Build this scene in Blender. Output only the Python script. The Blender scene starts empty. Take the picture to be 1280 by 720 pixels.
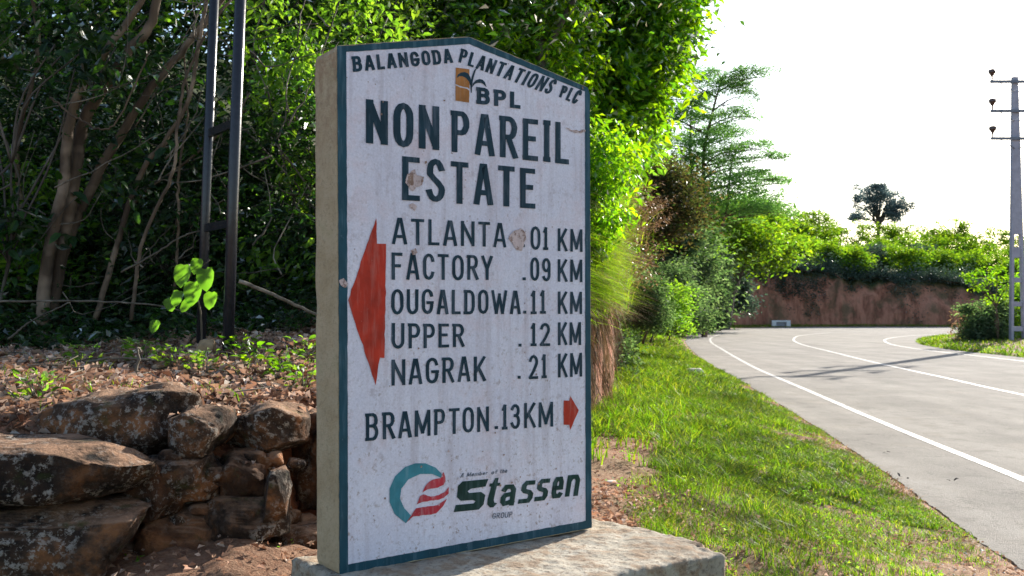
import bpy, bmesh, math, random
import numpy as np
from mathutils import Vector, noise
from mathutils.bvhtree import BVHTree
from mathutils.geometry import tessellate_polygon

C = bpy.context.scene.collection
sc = bpy.context.scene
rnd = random.Random(7)
rg = np.random.default_rng(11)

# ------------------------------------------------------------ camera, sky, sun, exposure
cam_d = bpy.data.cameras.new("camera")
cam = bpy.data.objects.new("camera", cam_d)
C.objects.link(cam)
cam_d.sensor_width = 36
cam_d.lens = 1244 / 1280 * 36
cam_d.clip_end = 5000
cam.location = (0, 0, 1.55)
cam.rotation_euler = (math.radians(90) + math.atan(28 / 1244), 0, 0)
cam_d.dof.use_dof = True
cam_d.dof.focus_distance = 3.9
cam_d.dof.aperture_fstop = 8.0
sc.camera = cam

SUN_AZ, SUN_EL = math.radians(37.2), math.radians(24.5)
w = bpy.data.worlds.new("World")
sc.world = w
w.use_nodes = True
nt = w.node_tree
sky = nt.nodes.new("ShaderNodeTexSky")
sky.sky_type = 'NISHITA'
sky.sun_disc = False
sky.sun_elevation = SUN_EL
sky.sun_rotation = SUN_AZ
sky.air_density = 1.0
sky.dust_density = 1.0
sky.ozone_density = 1.0
bg = nt.nodes['Background']
nt.links.new(sky.outputs[0], bg.inputs[0])
bg.inputs[1].default_value = 0.115
sd = bpy.data.lights.new("sun", 'SUN')
sd.energy = 5.0
sd.angle = math.radians(0.5)
sd.color = (1.0, 0.93, 0.82)
so = bpy.data.objects.new("sun", sd)
C.objects.link(so)
S = Vector((math.sin(SUN_AZ) * math.cos(SUN_EL), math.cos(SUN_AZ) * math.cos(SUN_EL), math.sin(SUN_EL)))
so.rotation_euler = S.to_track_quat('Z', 'Y').to_euler()
so.location = (30, 40, 40)
sc.view_settings.view_transform = 'Standard'
sc.view_settings.look = 'None'
sc.view_settings.gamma = 1
sc.view_settings.exposure = 1.2

# ------------------------------------------------------------ helpers
def tag(o, label=None, cat=None, group=None, kind=None):
    if label: o['label'] = label
    if cat: o['category'] = cat
    if group: o['group'] = group
    if kind: o['kind'] = kind
    return o

def link(name, me, mat=None, parent=None, smooth=False):
    o = bpy.data.objects.new(name, me)
    C.objects.link(o)
    if mat is not None and len(me.materials) == 0:
        me.materials.append(mat)
    if parent is not None:
        o.parent = parent
    if len(me.polygons):
        me.polygons.foreach_set('use_smooth', [bool(smooth)] * len(me.polygons))
    return o

def empty(name, loc=(0, 0, 0)):
    o = bpy.data.objects.new(name, None)
    o.empty_display_size = 0.2
    C.objects.link(o)
    o.location = loc
    return o

def local(parent, V):
    V = np.asarray(V, dtype=np.float64)
    while parent is not None:
        V = V - np.array(parent.location)
        parent = parent.parent
    return V

def big_mesh(name, V, F):
    """V (n,3); F (m,k) with k = 3 or 4, numpy arrays"""
    me = bpy.data.meshes.new(name)
    V = np.ascontiguousarray(V, dtype=np.float32)
    F = np.ascontiguousarray(F, dtype=np.int32)
    k = F.shape[1]
    me.vertices.add(len(V))
    me.vertices.foreach_set('co', V.ravel())
    me.loops.add(F.size)
    me.loops.foreach_set('vertex_index', F.ravel())
    me.polygons.add(len(F))
    me.polygons.foreach_set('loop_start', np.arange(0, F.size, k, dtype=np.int32))
    me.polygons.foreach_set('loop_total', np.full(len(F), k, dtype=np.int32))
    me.update(calc_edges=True)
    return me

def tri_mesh(name, V, F, mat=None, parent=None, smooth=True):
    """V in world coordinates"""
    return link(name, big_mesh(name, local(parent, V), F), mat, parent, smooth)

class Geo:
    """collects quads (world coordinates) for one mesh object"""
    def __init__(s): s.V = []; s.F = []; s.n = 0
    def add(s, V, F):
        V = np.asarray(V, float); F = np.asarray(F, int)
        s.V.append(V); s.F.append(F + s.n); s.n += len(V)
    def box(s, c, size, R=None):
        c = np.array(c, float); h = np.array(size, float) / 2
        v = np.array([[x, y, z] for x in (-1, 1) for y in (-1, 1) for z in (-1, 1)]) * h
        if R is not None: v = v @ np.array(R).T
        s.add(v + c, [[0, 1, 3, 2], [4, 6, 7, 5], [0, 4, 5, 1], [2, 3, 7, 6], [0, 2, 6, 4], [1, 5, 7, 3]])
    def tube(s, P, r, n=7):
        P = np.asarray(P, float); m = len(P)
        r = np.broadcast_to(np.asarray(r, float), (m,))
        T = np.gradient(P, axis=0)
        T /= np.linalg.norm(T, axis=1)[:, None] + 1e-9
        a = np.array([0, 0, 1.0]) if abs(T[0][2]) < .9 else np.array([1.0, 0, 0])
        A = np.cross(T[0], a); A /= np.linalg.norm(A)
        V = []
        th = np.linspace(0, 2 * math.pi, n, endpoint=False)
        for i in range(m):
            A = A - T[i] * (A @ T[i]); A /= np.linalg.norm(A) + 1e-9
            B = np.cross(T[i], A)
            V.append(P[i] + r[i] * (np.cos(th)[:, None] * A + np.sin(th)[:, None] * B))
        V.append(P[:1]); V.append(P[-1:])
        V = np.vstack(V)
        F = []
        for i in range(m - 1):
            for j in range(n):
                k = (j + 1) % n
                F.append([i * n + j, i * n + k, (i + 1) * n + k, (i + 1) * n + j])
        for j in range(0, n):
            k = (j + 1) % n
            F.append([m * n, k, j, m * n])
            F.append([m * n + 1, (m - 1) * n + j, (m - 1) * n + k, m * n + 1])
        s.add(V, F)
    def build(s, name, mat, parent=None, smooth=True):
        V = np.vstack(s.V); F = np.vstack(s.F)
        V = local(parent, V)
        me = bpy.data.meshes.new(name)
        faces = [tuple(dict.fromkeys(f)) for f in F.tolist()]
        me.from_pydata(V.tolist(), [], faces)
        me.update()
        return link(name, me, mat, parent, smooth)

def smooth_path(pts, n):
    """Catmull-Rom resample"""
    P = np.asarray(pts, float)
    P = np.vstack([2 * P[0] - P[1], P, 2 * P[-1] - P[-2]])
    out = []
    m = len(P) - 3
    for t in np.linspace(0, m, n):
        i = min(int(t), m - 1); u = t - i
        a, b, c, d = P[i:i + 4]
        out.append(.5 * ((2 * b) + (c - a) * u + (2 * a - 5 * b + 4 * c - d) * u * u + (3 * b - a - 3 * c + d) * u ** 3))
    return np.array(out)

# ------------------------------------------------------------ materials
def mat_new(name):
    m = bpy.data.materials.new(name)
    m.use_nodes = True
    n = m.node_tree
    n.nodes.clear()
    out = n.nodes.new('ShaderNodeOutputMaterial')
    return m, n, out

def nd(n, t, **kw):
    x = n.nodes.new(t)
    for k, v in kw.items():
        if k in x.inputs: x.inputs[k].default_value = v
        else: setattr(x, k, v)
    return x

def ramp(n, fac, stops, interp='LINEAR'):
    r = n.nodes.new('ShaderNodeValToRGB')
    r.color_ramp.interpolation = interp
    el = r.color_ramp.elements
    while len(el) < len(stops): el.new(0.5)
    for e, (p, c) in zip(el, stops):
        e.position = p
        e.color = (c, c, c, 1) if isinstance(c, (int, float)) else (*c, 1)
    n.links.new(fac, r.inputs[0])
    return r.outputs[0]

def noise_tex(n, scale, detail=4, rough=.55, coord=None, dist=0):
    t = nd(n, 'ShaderNodeTexNoise', Scale=scale, Detail=detail, Roughness=rough, Distortion=dist)
    if coord is not None: n.links.new(coord, t.inputs['Vector'])
    return t.outputs['Fac']

def mixc(n, fac, a, b, mode='MIX'):
    m = n.nodes.new('ShaderNodeMix'); m.data_type = 'RGBA'; m.blend_type = mode
    for sock, v in ((m.inputs[0], fac), (m.inputs[6], a), (m.inputs[7], b)):
        if hasattr(v, 'is_output'): n.links.new(v, sock)
        elif isinstance(v, (int, float)): sock.default_value = v if sock.type == 'VALUE' else (v, v, v, 1)
        else: sock.default_value = (*v, 1)
    return m.outputs[2]

def mul(n, a, b, op='MULTIPLY'):
    m = nd(n, 'ShaderNodeMath', operation=op)
    for i, v in enumerate((a, b)):
        if hasattr(v, 'is_output'): n.links.new(v, m.inputs[i])
        else: m.inputs[i].default_value = v
    return m.outputs[0]

def finish(n, out, col, rough=.8, bump=None, bstr=.3, bdist=.01, spec=.4):
    p = n.nodes.new('ShaderNodeBsdfPrincipled')
    if hasattr(col, 'is_output'): n.links.new(col, p.inputs['Base Color'])
    else: p.inputs['Base Color'].default_value = (*col, 1)
    if hasattr(rough, 'is_output'): n.links.new(rough, p.inputs['Roughness'])
    else: p.inputs['Roughness'].default_value = rough
    p.inputs['Specular IOR Level'].default_value = spec
    if bump is not None:
        b = nd(n, 'ShaderNodeBump', Strength=bstr, Distance=bdist)
        n.links.new(bump, b.inputs['Height'])
        n.links.new(b.outputs[0], p.inputs['Normal'])
    n.links.new(p.outputs[0], out.inputs[0])
    return p

def m_leaf(name, cols, tcol, trans=.5, gloss=.12, rough=.4, patch=2.0):
    """cols: list of reflect colours (per leaf random); tcol: transmitted tint multiplier"""
    m, n, out = mat_new(name)
    g = nd(n, 'ShaderNodeNewGeometry')
    co = nd(n, 'ShaderNodeTexCoord').outputs['Object']
    k = len(cols)
    c = ramp(n, g.outputs['Random Per Island'], [((i + .5) / k, c) for i, c in enumerate(cols)])
    nz = noise_tex(n, patch, 2, .5, co)
    c = mixc(n, 1.0, c, ramp(n, nz, [(.3, .55), (.7, 1.4)]), 'MULTIPLY')
    d = nd(n, 'ShaderNodeBsdfDiffuse'); n.links.new(c, d.inputs[0])
    t = nd(n, 'ShaderNodeBsdfTranslucent')
    n.links.new(mixc(n, 1.0, c, tcol, 'MULTIPLY'), t.inputs[0])
    mx = nd(n, 'ShaderNodeMixShader'); mx.inputs[0].default_value = trans
    n.links.new(d.outputs[0], mx.inputs[1]); n.links.new(t.outputs[0], mx.inputs[2])
    gl = nd(n, 'ShaderNodeBsdfGlossy', Roughness=rough)
    m2 = nd(n, 'ShaderNodeMixShader')
    fr = nd(n, 'ShaderNodeFresnel', IOR=1.4)
    n.links.new(mul(n, fr.outputs[0], gloss * 3.5), m2.inputs[0])
    n.links.new(mx.outputs[0], m2.inputs[1]); n.links.new(gl.outputs[0], m2.inputs[2])
    n.links.new(m2.outputs[0], out.inputs[0])
    return m

def m_bark(name, a, b, scale=8):
    m, n, out = mat_new(name)
    co = nd(n, 'ShaderNodeTexCoord').outputs['Object']
    mp = nd(n, 'ShaderNodeMapping'); mp.inputs['Scale'].default_value = (1, 1, .3)
    n.links.new(co, mp.inputs[0])
    nz = noise_tex(n, scale, 5, .6, mp.outputs[0])
    n2 = noise_tex(n, scale * .35, 3, .6, co)
    c = mixc(n, ramp(n, nz, [(.35, 0.), (.65, 1.)]), a, b)
    c = mixc(n, ramp(n, n2, [(.52, 0.), (.64, .6)]), c, tuple(min(1, x * 2 + .05) for x in b))
    finish(n, out, c, .85, nz, .6, .02)
    return m

M = {}
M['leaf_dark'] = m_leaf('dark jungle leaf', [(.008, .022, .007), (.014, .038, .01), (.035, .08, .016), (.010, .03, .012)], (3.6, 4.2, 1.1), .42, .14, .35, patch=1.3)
M['leaf_climb'] = m_leaf('bright climber leaf', [(.09, .2, .03), (.12, .24, .03), (.16, .26, .04)], (2.8, 3.6, 1.1), .55, .1)
M['leaf_mid'] = m_leaf('mid green leaf', [(.05, .11, .02), (.07, .14, .025), (.09, .16, .03), (.11, .17, .03)], (4.0, 4.2, 1.0), .5, .04, .6)
M['leaf_lime'] = m_leaf('lime leaf', [(.05, .13, .012), (.08, .17, .012), (.13, .21, .012), (.035, .10, .015)], (4.1, 3.9, .6), .55, .05)
M['leaf_grey'] = m_leaf('grey green leaf', [(.05, .08, .05), (.09, .13, .08), (.14, .17, .12), (.04, .07, .035)], (2.2, 2.7, 1.1), .45, .02, .6)
M['leaf_rust'] = m_leaf('rusty leaf', [(.05, .055, .025), (.08, .06, .03), (.04, .075, .025), (.10, .07, .035)], (1.8, 1.9, .9), .4, .02)
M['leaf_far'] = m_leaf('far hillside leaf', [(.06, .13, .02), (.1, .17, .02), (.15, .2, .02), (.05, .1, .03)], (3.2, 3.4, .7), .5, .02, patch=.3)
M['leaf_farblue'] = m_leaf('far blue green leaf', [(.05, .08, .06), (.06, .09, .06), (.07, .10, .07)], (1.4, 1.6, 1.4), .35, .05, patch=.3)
M['leaf_haze'] = m_leaf('hazed pale blue green leaf', [(.12, .16, .16), (.15, .2, .2), (.10, .14, .15)], (1.3, 1.5, 1.5), .4, .02, patch=.3)  # distance haze painted into the skyline tree's leaf colour
M['leaf_feather'] = m_leaf('feathery leaf', [(.06, .12, .045), (.08, .15, .05), (.10, .16, .06)], (2.4, 3.0, 1.4), .55, .02, patch=.3)  # greens lightened: haze is put into the colour
M['grass'] = m_leaf('grass', [(.05, .12, .012), (.08, .16, .014), (.12, .19, .018), (.20, .21, .05), (.055, .11, .014), (.035, .07, .012)], (2.9, 3.0, .65), .5, .03, patch=1.1)
M['grass_lime'] = m_leaf('overhanging grass', [(.11, .19, .02), (.14, .21, .02), (.19, .22, .04), (.07, .14, .02)], (3.3, 3.5, .6), .5, .02, patch=1.4)
M['straw'] = m_leaf('dry straw', [(.26, .17, .09), (.32, .22, .12), (.22, .13, .08), (.35, .22, .15)], (1.6, 1.5, 1.3), .3, .04)
M['root'] = m_leaf('dry roots', [(.16, .10, .055), (.24, .16, .09), (.10, .06, .035), (.30, .22, .13)], (1.3, 1.2, 1.0), .2, .02)
M['litter'] = m_leaf('leaf litter', [(.36, .23, .16), (.48, .34, .25), (.20, .11, .07), (.58, .46, .38), (.30, .17, .115), (.68, .60, .52), (.12, .065, .045)], (1.4, 1.1, .9), .25, .02, .7, patch=3)
M['bark'] = m_bark('brown bark', (.05, .032, .02), (.14, .095, .06))
M['bark_dark'] = m_bark('dark bark', (.045, .035, .03), (.10, .085, .07), 5)
M['twig'] = m_bark('grey twig', (.05, .04, .028), (.14, .115, .085), 14)

def m_soil(name, cols, scale=3, bdist=.03):
    m, n, out = mat_new(name)
    co = nd(n, 'ShaderNodeTexCoord').outputs['Object']
    a = noise_tex(n, scale, 6, .65, co); b = noise_tex(n, scale * 9, 5, .7, co)
    c = ramp(n, a, [(.3, cols[0]), (.5, cols[1]), (.7, cols[2])])
    c = mixc(n, ramp(n, b, [(.4, 0.), (.7, .6)]), c, cols[3])
    hsum = mul(n, mul(n, a, 2.), b, 'ADD')
    finish(n, out, c, .95, hsum, .8, bdist, .2)
    return m
M['soil'] = m_soil('red brown soil', [(.10, .05, .03), (.2, .10, .06), (.28, .15, .09), (.40, .27, .18)], 6, .05)
M['soil_dark'] = m_soil('dark forest soil', [(.06, .035, .02), (.10, .06, .03), (.14, .085, .05), (.2, .13, .08)])

# hillside: red soil near the verge and the cutting, dark green-brown ground under the trees
def m_hill():
    m, n, out = mat_new('hillside ground')
    g = nd(n, 'ShaderNodeNewGeometry')
    sep = nd(n, 'ShaderNodeSeparateXYZ'); n.links.new(g.outputs['Position'], sep.inputs[0])
    co = g.outputs['Position']
    mp = nd(n, 'ShaderNodeMapping'); mp.inputs['Scale'].default_value = (1, 1, .22); n.links.new(co, mp.inputs[0])
    st = noise_tex(n, 1.1, 6, .7, mp.outputs[0]); fine = noise_tex(n, 9, 5, .7, co); med = noise_tex(n, .5, 5, .6, co)
    soil = ramp(n, st, [(.3, (.11, .045, .03)), (.43, (.30, .12, .075)), (.55, (.50, .22, .14)), (.75, (.24, .13, .09))])
    soil = mixc(n, ramp(n, fine, [(.45, 0.), (.7, .5)]), soil, (.34, .2, .13))
    soil = mixc(n, ramp(n, med, [(.5, 0.), (.62, .7)]), soil, (.09, .085, .045))
    sn = nd(n, 'ShaderNodeSeparateXYZ'); n.links.new(g.outputs['Normal'], sn.inputs[0])
    flat = ramp(n, sn.outputs[2], [(.55, 0.), (.8, 1.)])
    far = ramp(n, mul(n, sep.outputs[1], 1 / 60), [(.14, 0.), (.2, 1.)])
    c = mixc(n, mul(n, flat, far), soil, ramp(n, fine, [(.3, (.04, .06, .02)), (.7, (.10, .11, .04))]))
    hs = mul(n, mul(n, st, 2.), fine, 'ADD')
    finish(n, out, c, .95, hs, .9, .08, .2)
    return m
M['hill'] = m_hill()

def m_verge():
    m, n, out = mat_new('verge soil and turf')
    co = nd(n, 'ShaderNodeNewGeometry').outputs['Position']
    a = noise_tex(n, 1.3, 5, .6, co); b = noise_tex(n, 22, 5, .7, co); d = noise_tex(n, 90, 3, .7, co)
    soil = ramp(n, b, [(.3, (.13, .06, .035)), (.46, (.27, .14, .085)), (.58, (.36, .22, .14)), (.72, (.46, .36, .27))])
    turf = ramp(n, d, [(.3, (.05, .045, .018)), (.55, (.10, .09, .035)), (.7, (.16, .13, .06))])
    c = mixc(n, ramp(n, a, [(.4, .45), (.62, 0.)]), soil, turf)
    finish(n, out, c, .95, mul(n, b, d, 'ADD'), .8, .015, .2)
    return m
M['verge'] = m_verge()

def m_road():
    m, n, out = mat_new('worn asphalt')
    co = nd(n, 'ShaderNodeNewGeometry').outputs['Position']
    g = noise_tex(n, 160, 3, .8, co); p = noise_tex(n, .7, 5, .6, co)
    mp = nd(n, 'ShaderNodeMapping'); mp.inputs['Scale'].default_value = (1.2, .08, 1)
    mp.inputs['Rotation'].default_value = (0, 0, -.14)
    n.links.new(co, mp.inputs[0])
    st = noise_tex(n, 1.3, 4, .55, mp.outputs[0])
    v = nd(n, 'ShaderNodeTexVoronoi', Scale=130.); n.links.new(co, v.inputs['Vector'])
    c = ramp(n, g, [(.3, (.19, .18, .168)), (.5, (.285, .272, .256)), (.72, (.40, .38, .355))])
    c = mixc(n, 1., c, ramp(n, p, [(.3, .82), (.7, 1.15)]), 'MULTIPLY')
    c = mixc(n, 1., c, ramp(n, st, [(.3, .85), (.7, 1.12)]), 'MULTIPLY')
    c = mixc(n, 1., c, (.93, .905, .87), 'MULTIPLY')
    g2 = noise_tex(n, 38, 5, .75, co)
    c = mixc(n, 1., c, ramp(n, g2, [(.3, .8), (.7, 1.2)]), 'MULTIPLY')
    # cracks and tar-dark seams, worn wheel tracks along the lane
    n5 = noise_tex(n, .8, 7, .72, co, .8)
    cr = mul(n, ramp(n, n5, [(.490, 0.), (.4955, 1.), (.501, 0.)]), ramp(n, noise_tex(n, .35, 2, .5, co), [(.44, 0.), (.52, 1.)]))
    c = mixc(n, mul(n, cr, .65), c, (.06, .055, .05))
    st2 = ramp(n, noise_tex(n, 2.2, 4, .6, co), [(.56, 0.), (.68, .45)])
    c = mixc(n, st2, c, (.12, .11, .10))
    dust = ramp(n, noise_tex(n, 1.1, 5, .7, co), [(.55, 0.), (.75, .4)])
    c = mixc(n, dust, c, (.40, .35, .29))
    finish(n, out, c, .95, mul(n, mul(n, g, g2, 'ADD'), v.outputs['Distance'], 'ADD'), .7, .006, .12)
    return m
M['road'] = m_road()

def m_paint(name, col, under, wear=.5, scale=20, bdist=.002, rough=.6, thr=.62, wpos=True):
    m, n, out = mat_new(name)
    co = nd(n, 'ShaderNodeNewGeometry').outputs['Position'] if wpos else nd(n, 'ShaderNodeTexCoord').outputs['Object']
    a = noise_tex(n, scale, 6, .7, co); b = noise_tex(n, scale * .2, 3, .6, co)
    c = mixc(n, ramp(n, a, [(thr, 0.), (thr + .06, wear)]), col, under)
    mp = nd(n, 'ShaderNodeMapping'); mp.inputs['Scale'].default_value = (1, 1, .12); n.links.new(co, mp.inputs[0])
    bs = noise_tex(n, scale * .9, 4, .6, mp.outputs[0])
    c = mixc(n, 1., c, ramp(n, b, [(.3, .74), (.7, 1.2)]), 'MULTIPLY')
    c = mixc(n, ramp(n, bs, [(.5, 0.), (.75, wear * .45)]), c, under)
    finish(n, out, c, rough, a, .35, bdist, .2)
    return m
M['line_paint'] = m_paint('road marking paint', (.62, .60, .57), (.22, .21, .195), .95, 16, thr=.5)

def m_board():
    m, n, out = mat_new('weathered white sign paint')
    co = nd(n, 'ShaderNodeTexCoord').outputs['Object']
    sep = nd(n, 'ShaderNodeSeparateXYZ'); n.links.new(co, sep.inputs[0])
    base = ramp(n, noise_tex(n, 3.5, 5, .6, co), [(.3, (.62, .60, .69)), (.7, (.77, .75, .82))])
    # rain streaks running down
    mp = nd(n, 'ShaderNodeMapping'); mp.inputs['Scale'].default_value = (1, 1, .07); n.links.new(co, mp.inputs[0])
    stk = ramp(n, noise_tex(n, 26, 5, .6, mp.outputs[0]), [(.5, 0.), (.72, .6)])
    c = mixc(n, stk, base, (.46, .40, .43))
    # specks of dirt, thicker near the foot of the board
    sp = noise_tex(n, 55, 4, .7, co); pat = noise_tex(n, 9, 4, .6, co)
    low = ramp(n, mul(n, sep.outputs[2], 1 / 1.9), [(.0, 1.), (.35, .5), (.8, .25)])
    s1 = mul(n, ramp(n, sp, [(.56, 0.), (.66, 1.)]), mul(n, ramp(n, pat, [(.36, .15), (.56, 1.)]), low))
    c = mixc(n, mul(n, s1, .95), c, (.28, .20, .16))
    pk = ramp(n, noise_tex(n, 7, 5, .7, co), [(.5, 0.), (.68, .5)])
    c = mixc(n, pk, c, (.60, .47, .50))
    bl = ramp(n, noise_tex(n, 17, 5, .75, co), [(.57, 0.), (.7, .55)])
    c = mixc(n, bl, c, (.40, .34, .36))
    gr = ramp(n, noise_tex(n, 130, 3, .8, co), [(.3, .84), (.7, 1.08)])
    c = mixc(n, 1., c, gr, 'MULTIPLY')
    v = nd(n, 'ShaderNodeTexVoronoi', Scale=34.); n.links.new(co, v.inputs['Vector'])
    dots = ramp(n, v.outputs['Distance'], [(.07, 1.), (.13, 0.)])
    vm = ramp(n, noise_tex(n, 5, 2, .5, co), [(.5, 0.), (.6, 1.)])
    c = mixc(n, mul(n, mul(n, dots, vm), .75), c, (.25, .16, .12))
    b = mul(n, noise_tex(n, 40, 6, .7, co), noise_tex(n, 8, 3, .6, co), 'ADD')
    finish(n, out, c, .55, b, .35, .006)
    return m
M['board'] = m_board()
M['border'] = m_paint('teal border paint', (.011, .060, .086), (.2, .3, .36), .7, 45, .003, .5, .66, False)
M['letter'] = m_paint('dark teal lettering paint', (.004, .028, .045), (.25, .29, .36), .6, 60, .002, .5, .65, False)
M['letter_green'] = m_paint('dark green lettering paint', (.004, .032, .026), (.2, .28, .3), .5, 60, .002, .5, .66, False)
M['fine_letter'] = m_paint('faded lettering paint', (.09, .11, .14), (.45, .45, .5), .8, 60, .002, .5, .55, False)
M['red_paint'] = m_paint('red arrow paint', (.42, .030, .012), (.55, .3, .25), .6, 70, .002, .5, .66, False)
M['teal_paint'] = m_paint('teal logo paint', (.045, .22, .27), (.3, .4, .45), .6, 70, .002, .5, .66, False)
M['crimson_paint'] = m_paint('crimson logo paint', (.42, .03, .045), (.6, .45, .45), .8, 55, .002, .5, .6, False)
M['ochre_paint'] = m_paint('ochre logo paint', (.36, .14, .03), (.5, .4, .3), .5, 70, .002, .5, .66, False)
M['chip_pale'] = m_paint('bare plaster chip', (.55, .44, .42), (.2, .12, .09), .8, 60, .006, .9, .52, False)
M['chip_brown'] = m_paint('brown chip', (.25, .16, .12), (.5, .4, .35), .8, 90, .004, .9, .55, False)

def m_plaster():
    m, n, out = mat_new('mossy tan plaster')
    co = nd(n, 'ShaderNodeTexCoord').outputs['Object']
    sep = nd(n, 'ShaderNodeSeparateXYZ'); n.links.new(co, sep.inputs[0])
    a = noise_tex(n, 5, 5, .6, co); b = noise_tex(n, 70, 5, .75, co)
    c = ramp(n, a, [(.3, (.42, .32, .19)), (.55, (.54, .44, .29)), (.75, (.40, .35, .20))])
    c = mixc(n, ramp(n, b, [(.52, 0.), (.7, .55)]), c, (.22, .17, .11))
    top = ramp(n, mul(n, sep.outputs[2], 1 / 1.9), [(.62, 0.), (.9, .5)])
    c = mixc(n, mul(n, top, ramp(n, noise_tex(n, 25, 5, .7, co), [(.4, 0.), (.6, 1.)])), c, (.27, .15, .09))
    finish(n, out, c, .9, b, .8, .012, .2)
    return m
M['plaster'] = m_plaster()

def m_concrete():
    m, n, out = mat_new('rough plinth concrete')
    co = nd(n, 'ShaderNodeNewGeometry').outputs['Position']
    a = noise_tex(n, 4, 5, .6, co); b = noise_tex(n, 60, 5, .75, co); d = noise_tex(n, 14, 4, .6, co)
    c = ramp(n, a, [(.3, (.27, .23, .18)), (.5, (.37, .325, .255)), (.7, (.45, .41, .34))])
    c = mixc(n, ramp(n, d, [(.48, 0.), (.6, .75)]), c, (.25, .165, .10))
    c = mixc(n, ramp(n, b, [(.52, 0.), (.62, .75)]), c, (.15, .11, .08))
    c = mixc(n, ramp(n, b, [(.28, .6), (.36, 0.)]), c, (.55, .5, .44))
    n5 = noise_tex(n, 5, 6, .7, co, 1.2)
    cr = mul(n, ramp(n, n5, [(.492, 0.), (.498, 1.), (.504, 0.)]), ramp(n, noise_tex(n, 3, 2, .5, co), [(.5, 0.), (.6, 1.)]))
    c = mixc(n, mul(n, cr, .7), c, (.12, .08, .06))
    h = mul(n, mul(n, b, d, 'ADD'), mul(n, cr, -1.), 'ADD')
    finish(n, out, c, .92, h, .7, .01, .25)
    return m
M['concrete'] = m_concrete()

def m_rock(name, dark=(.018, .014, .012), mid=(.085, .05, .032), clay=(.30, .13, .055), lichen=.75):
    m, n, out = mat_new(name)
    g = nd(n, 'ShaderNodeNewGeometry')
    co = g.outputs['Position']
    oi = nd(n, 'ShaderNodeObjectInfo')
    a = noise_tex(n, 7, 6, .65, co); b = noise_tex(n, 34, 6, .75, co); d = noise_tex(n, 4, 3, .5, co)
    c = ramp(n, a, [(.36, dark), (.52, mid), (.66, clay)])
    li = mul(n, ramp(n, b, [(.52, 0.), (.58, 1.)]), ramp(n, d, [(.46, .08), (.56, 1.)]))
    c = mixc(n, 1., c, ramp(n, oi.outputs['Random'], [(0., .6), (1., 1.5)]), 'MULTIPLY')
    li = mul(n, li, ramp(n, mul(n, oi.outputs['Random'], 7.3, 'MULTIPLY'), [(0., .5), (1., 1.)]))
    c = mixc(n, mul(n, li, lichen), c, mixc(n, noise_tex(n, 60, 2, .5, co), (.42, .36, .30), (.68, .64, .58)))
    sn = nd(n, 'ShaderNodeSeparateXYZ'); n.links.new(g.outputs['Normal'], sn.inputs[0])
    up = mul(n, ramp(n, sn.outputs[2], [(.6, 0.), (.9, 1.)]), ramp(n, a, [(.35, 0.), (.6, .9)]))
    c = mixc(n, up, c, (.45, .27, .17))
    c = mixc(n, ramp(n, noise_tex(n, 11, 4, .6, co), [(.6, 0.), (.7, .5)]), c, (.06, .08, .02))
    finish(n, out, c, .9, mul(n, mul(n, a, 2.), b, 'ADD'), 1., .04, .2)
    return m
M['rock'] = m_rock('lichened dark rock')
M['rock_brown'] = m_rock('brown clay rock', (.04, .024, .016), (.12, .06, .034), (.27, .12, .055), .4)

def m_simple(name, col, rough=.5, metal=0, scale=12, var=.25, bstr=.3):
    m, n, out = mat_new(name)
    co = nd(n, 'ShaderNodeTexCoord').outputs['Object']
    a = noise_tex(n, scale, 5, .65, co)
    c = mixc(n, 1., col, ramp(n, a, [(.3, 1 - var), (.7, 1 + var)]), 'MULTIPLY')
    p = finish(n, out, c, rough, a, bstr, .005)
    p.inputs['Metallic'].default_value = metal
    return m
M['black_paint'] = m_simple('glossy black steel paint', (.02, .021, .026), .26, 0, 30, .35)
M['pole'] = m_simple('grey precast concrete', (.34, .34, .40), .85, 0, 4, .15)
M['arm'] = m_simple('galvanised crossarm', (.16, .17, .2), .5, .6, 10)
M['insulator'] = m_simple('brown porcelain', (.06, .03, .025), .2, 0, 10)
M['white_wall'] = m_simple('limewashed concrete', (.75, .75, .76), .8, 0, 5, .12)
M['tan'] = m_simple('tan stone', (.30, .2, .11), .9, 0, 14, .4)
M['pebble'] = m_simple('pale stone', (.62, .56, .48), .8, 0, 18, .2)
M['wire'] = m_simple('aluminium wire', (.55, .55, .56), .4, .6)

# ------------------------------------------------------------ lie of the land (plan, metres)
EDGE = [(1.2, -14), (2.1, -6), (2.65, 0), (2.9, 3.5), (3.06, 6.0), (3.25, 7.4), (3.52, 9.2), (3.98, 12.7), (4.55, 17.7), (5.2, 23.5), (6.0, 31.1), (7.32, 41.0),
        (9.34, 53.6), (12.62, 68.9), (17.15, 82.1), (23.07, 89.7), (31, 93), (42, 92.5), (58, 87), (80, 75), (104, 60)]
REDGE = [(13.2, -14), (14.2, -6), (14.9, 0), (15.2, 3.5), (15.5, 6.0), (15.6, 7.4), (15.8, 9.2), (15.9, 12.7), (16.1, 17.7), (16.4, 23.5), (16.8, 31.1), (17.4, 39.5),
         (19.2, 47.0), (22.3, 54.0), (27.0, 60.8), (32, 64.5), (38, 67), (45, 67), (56, 63), (74, 54), (96, 41)]
WLINE = [(3.0, -8), (3.75, 0), (4.4, 6.5), (4.68, 9.1), (4.87, 11.2), (5.17, 14.3), (5.81, 20.1), (6.64, 27.5), (8.21, 38.6), (9.86, 49.4), (11.9, 58.8), (15.79, 71.4), (20.67, 80.3), (28, 86.5), (38, 88), (52, 84.5)]
CLINE = [(7.6, 0), (8.5, 9), (9.36, 18.2), (9.96, 23.0), (10.8, 29.7), (11.92, 37.1), (13.3, 45.9), (15.16, 53.6), (18.2, 62.3), (23.0, 70.0), (29, 75.0), (37, 77.6), (50, 76)]
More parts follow.
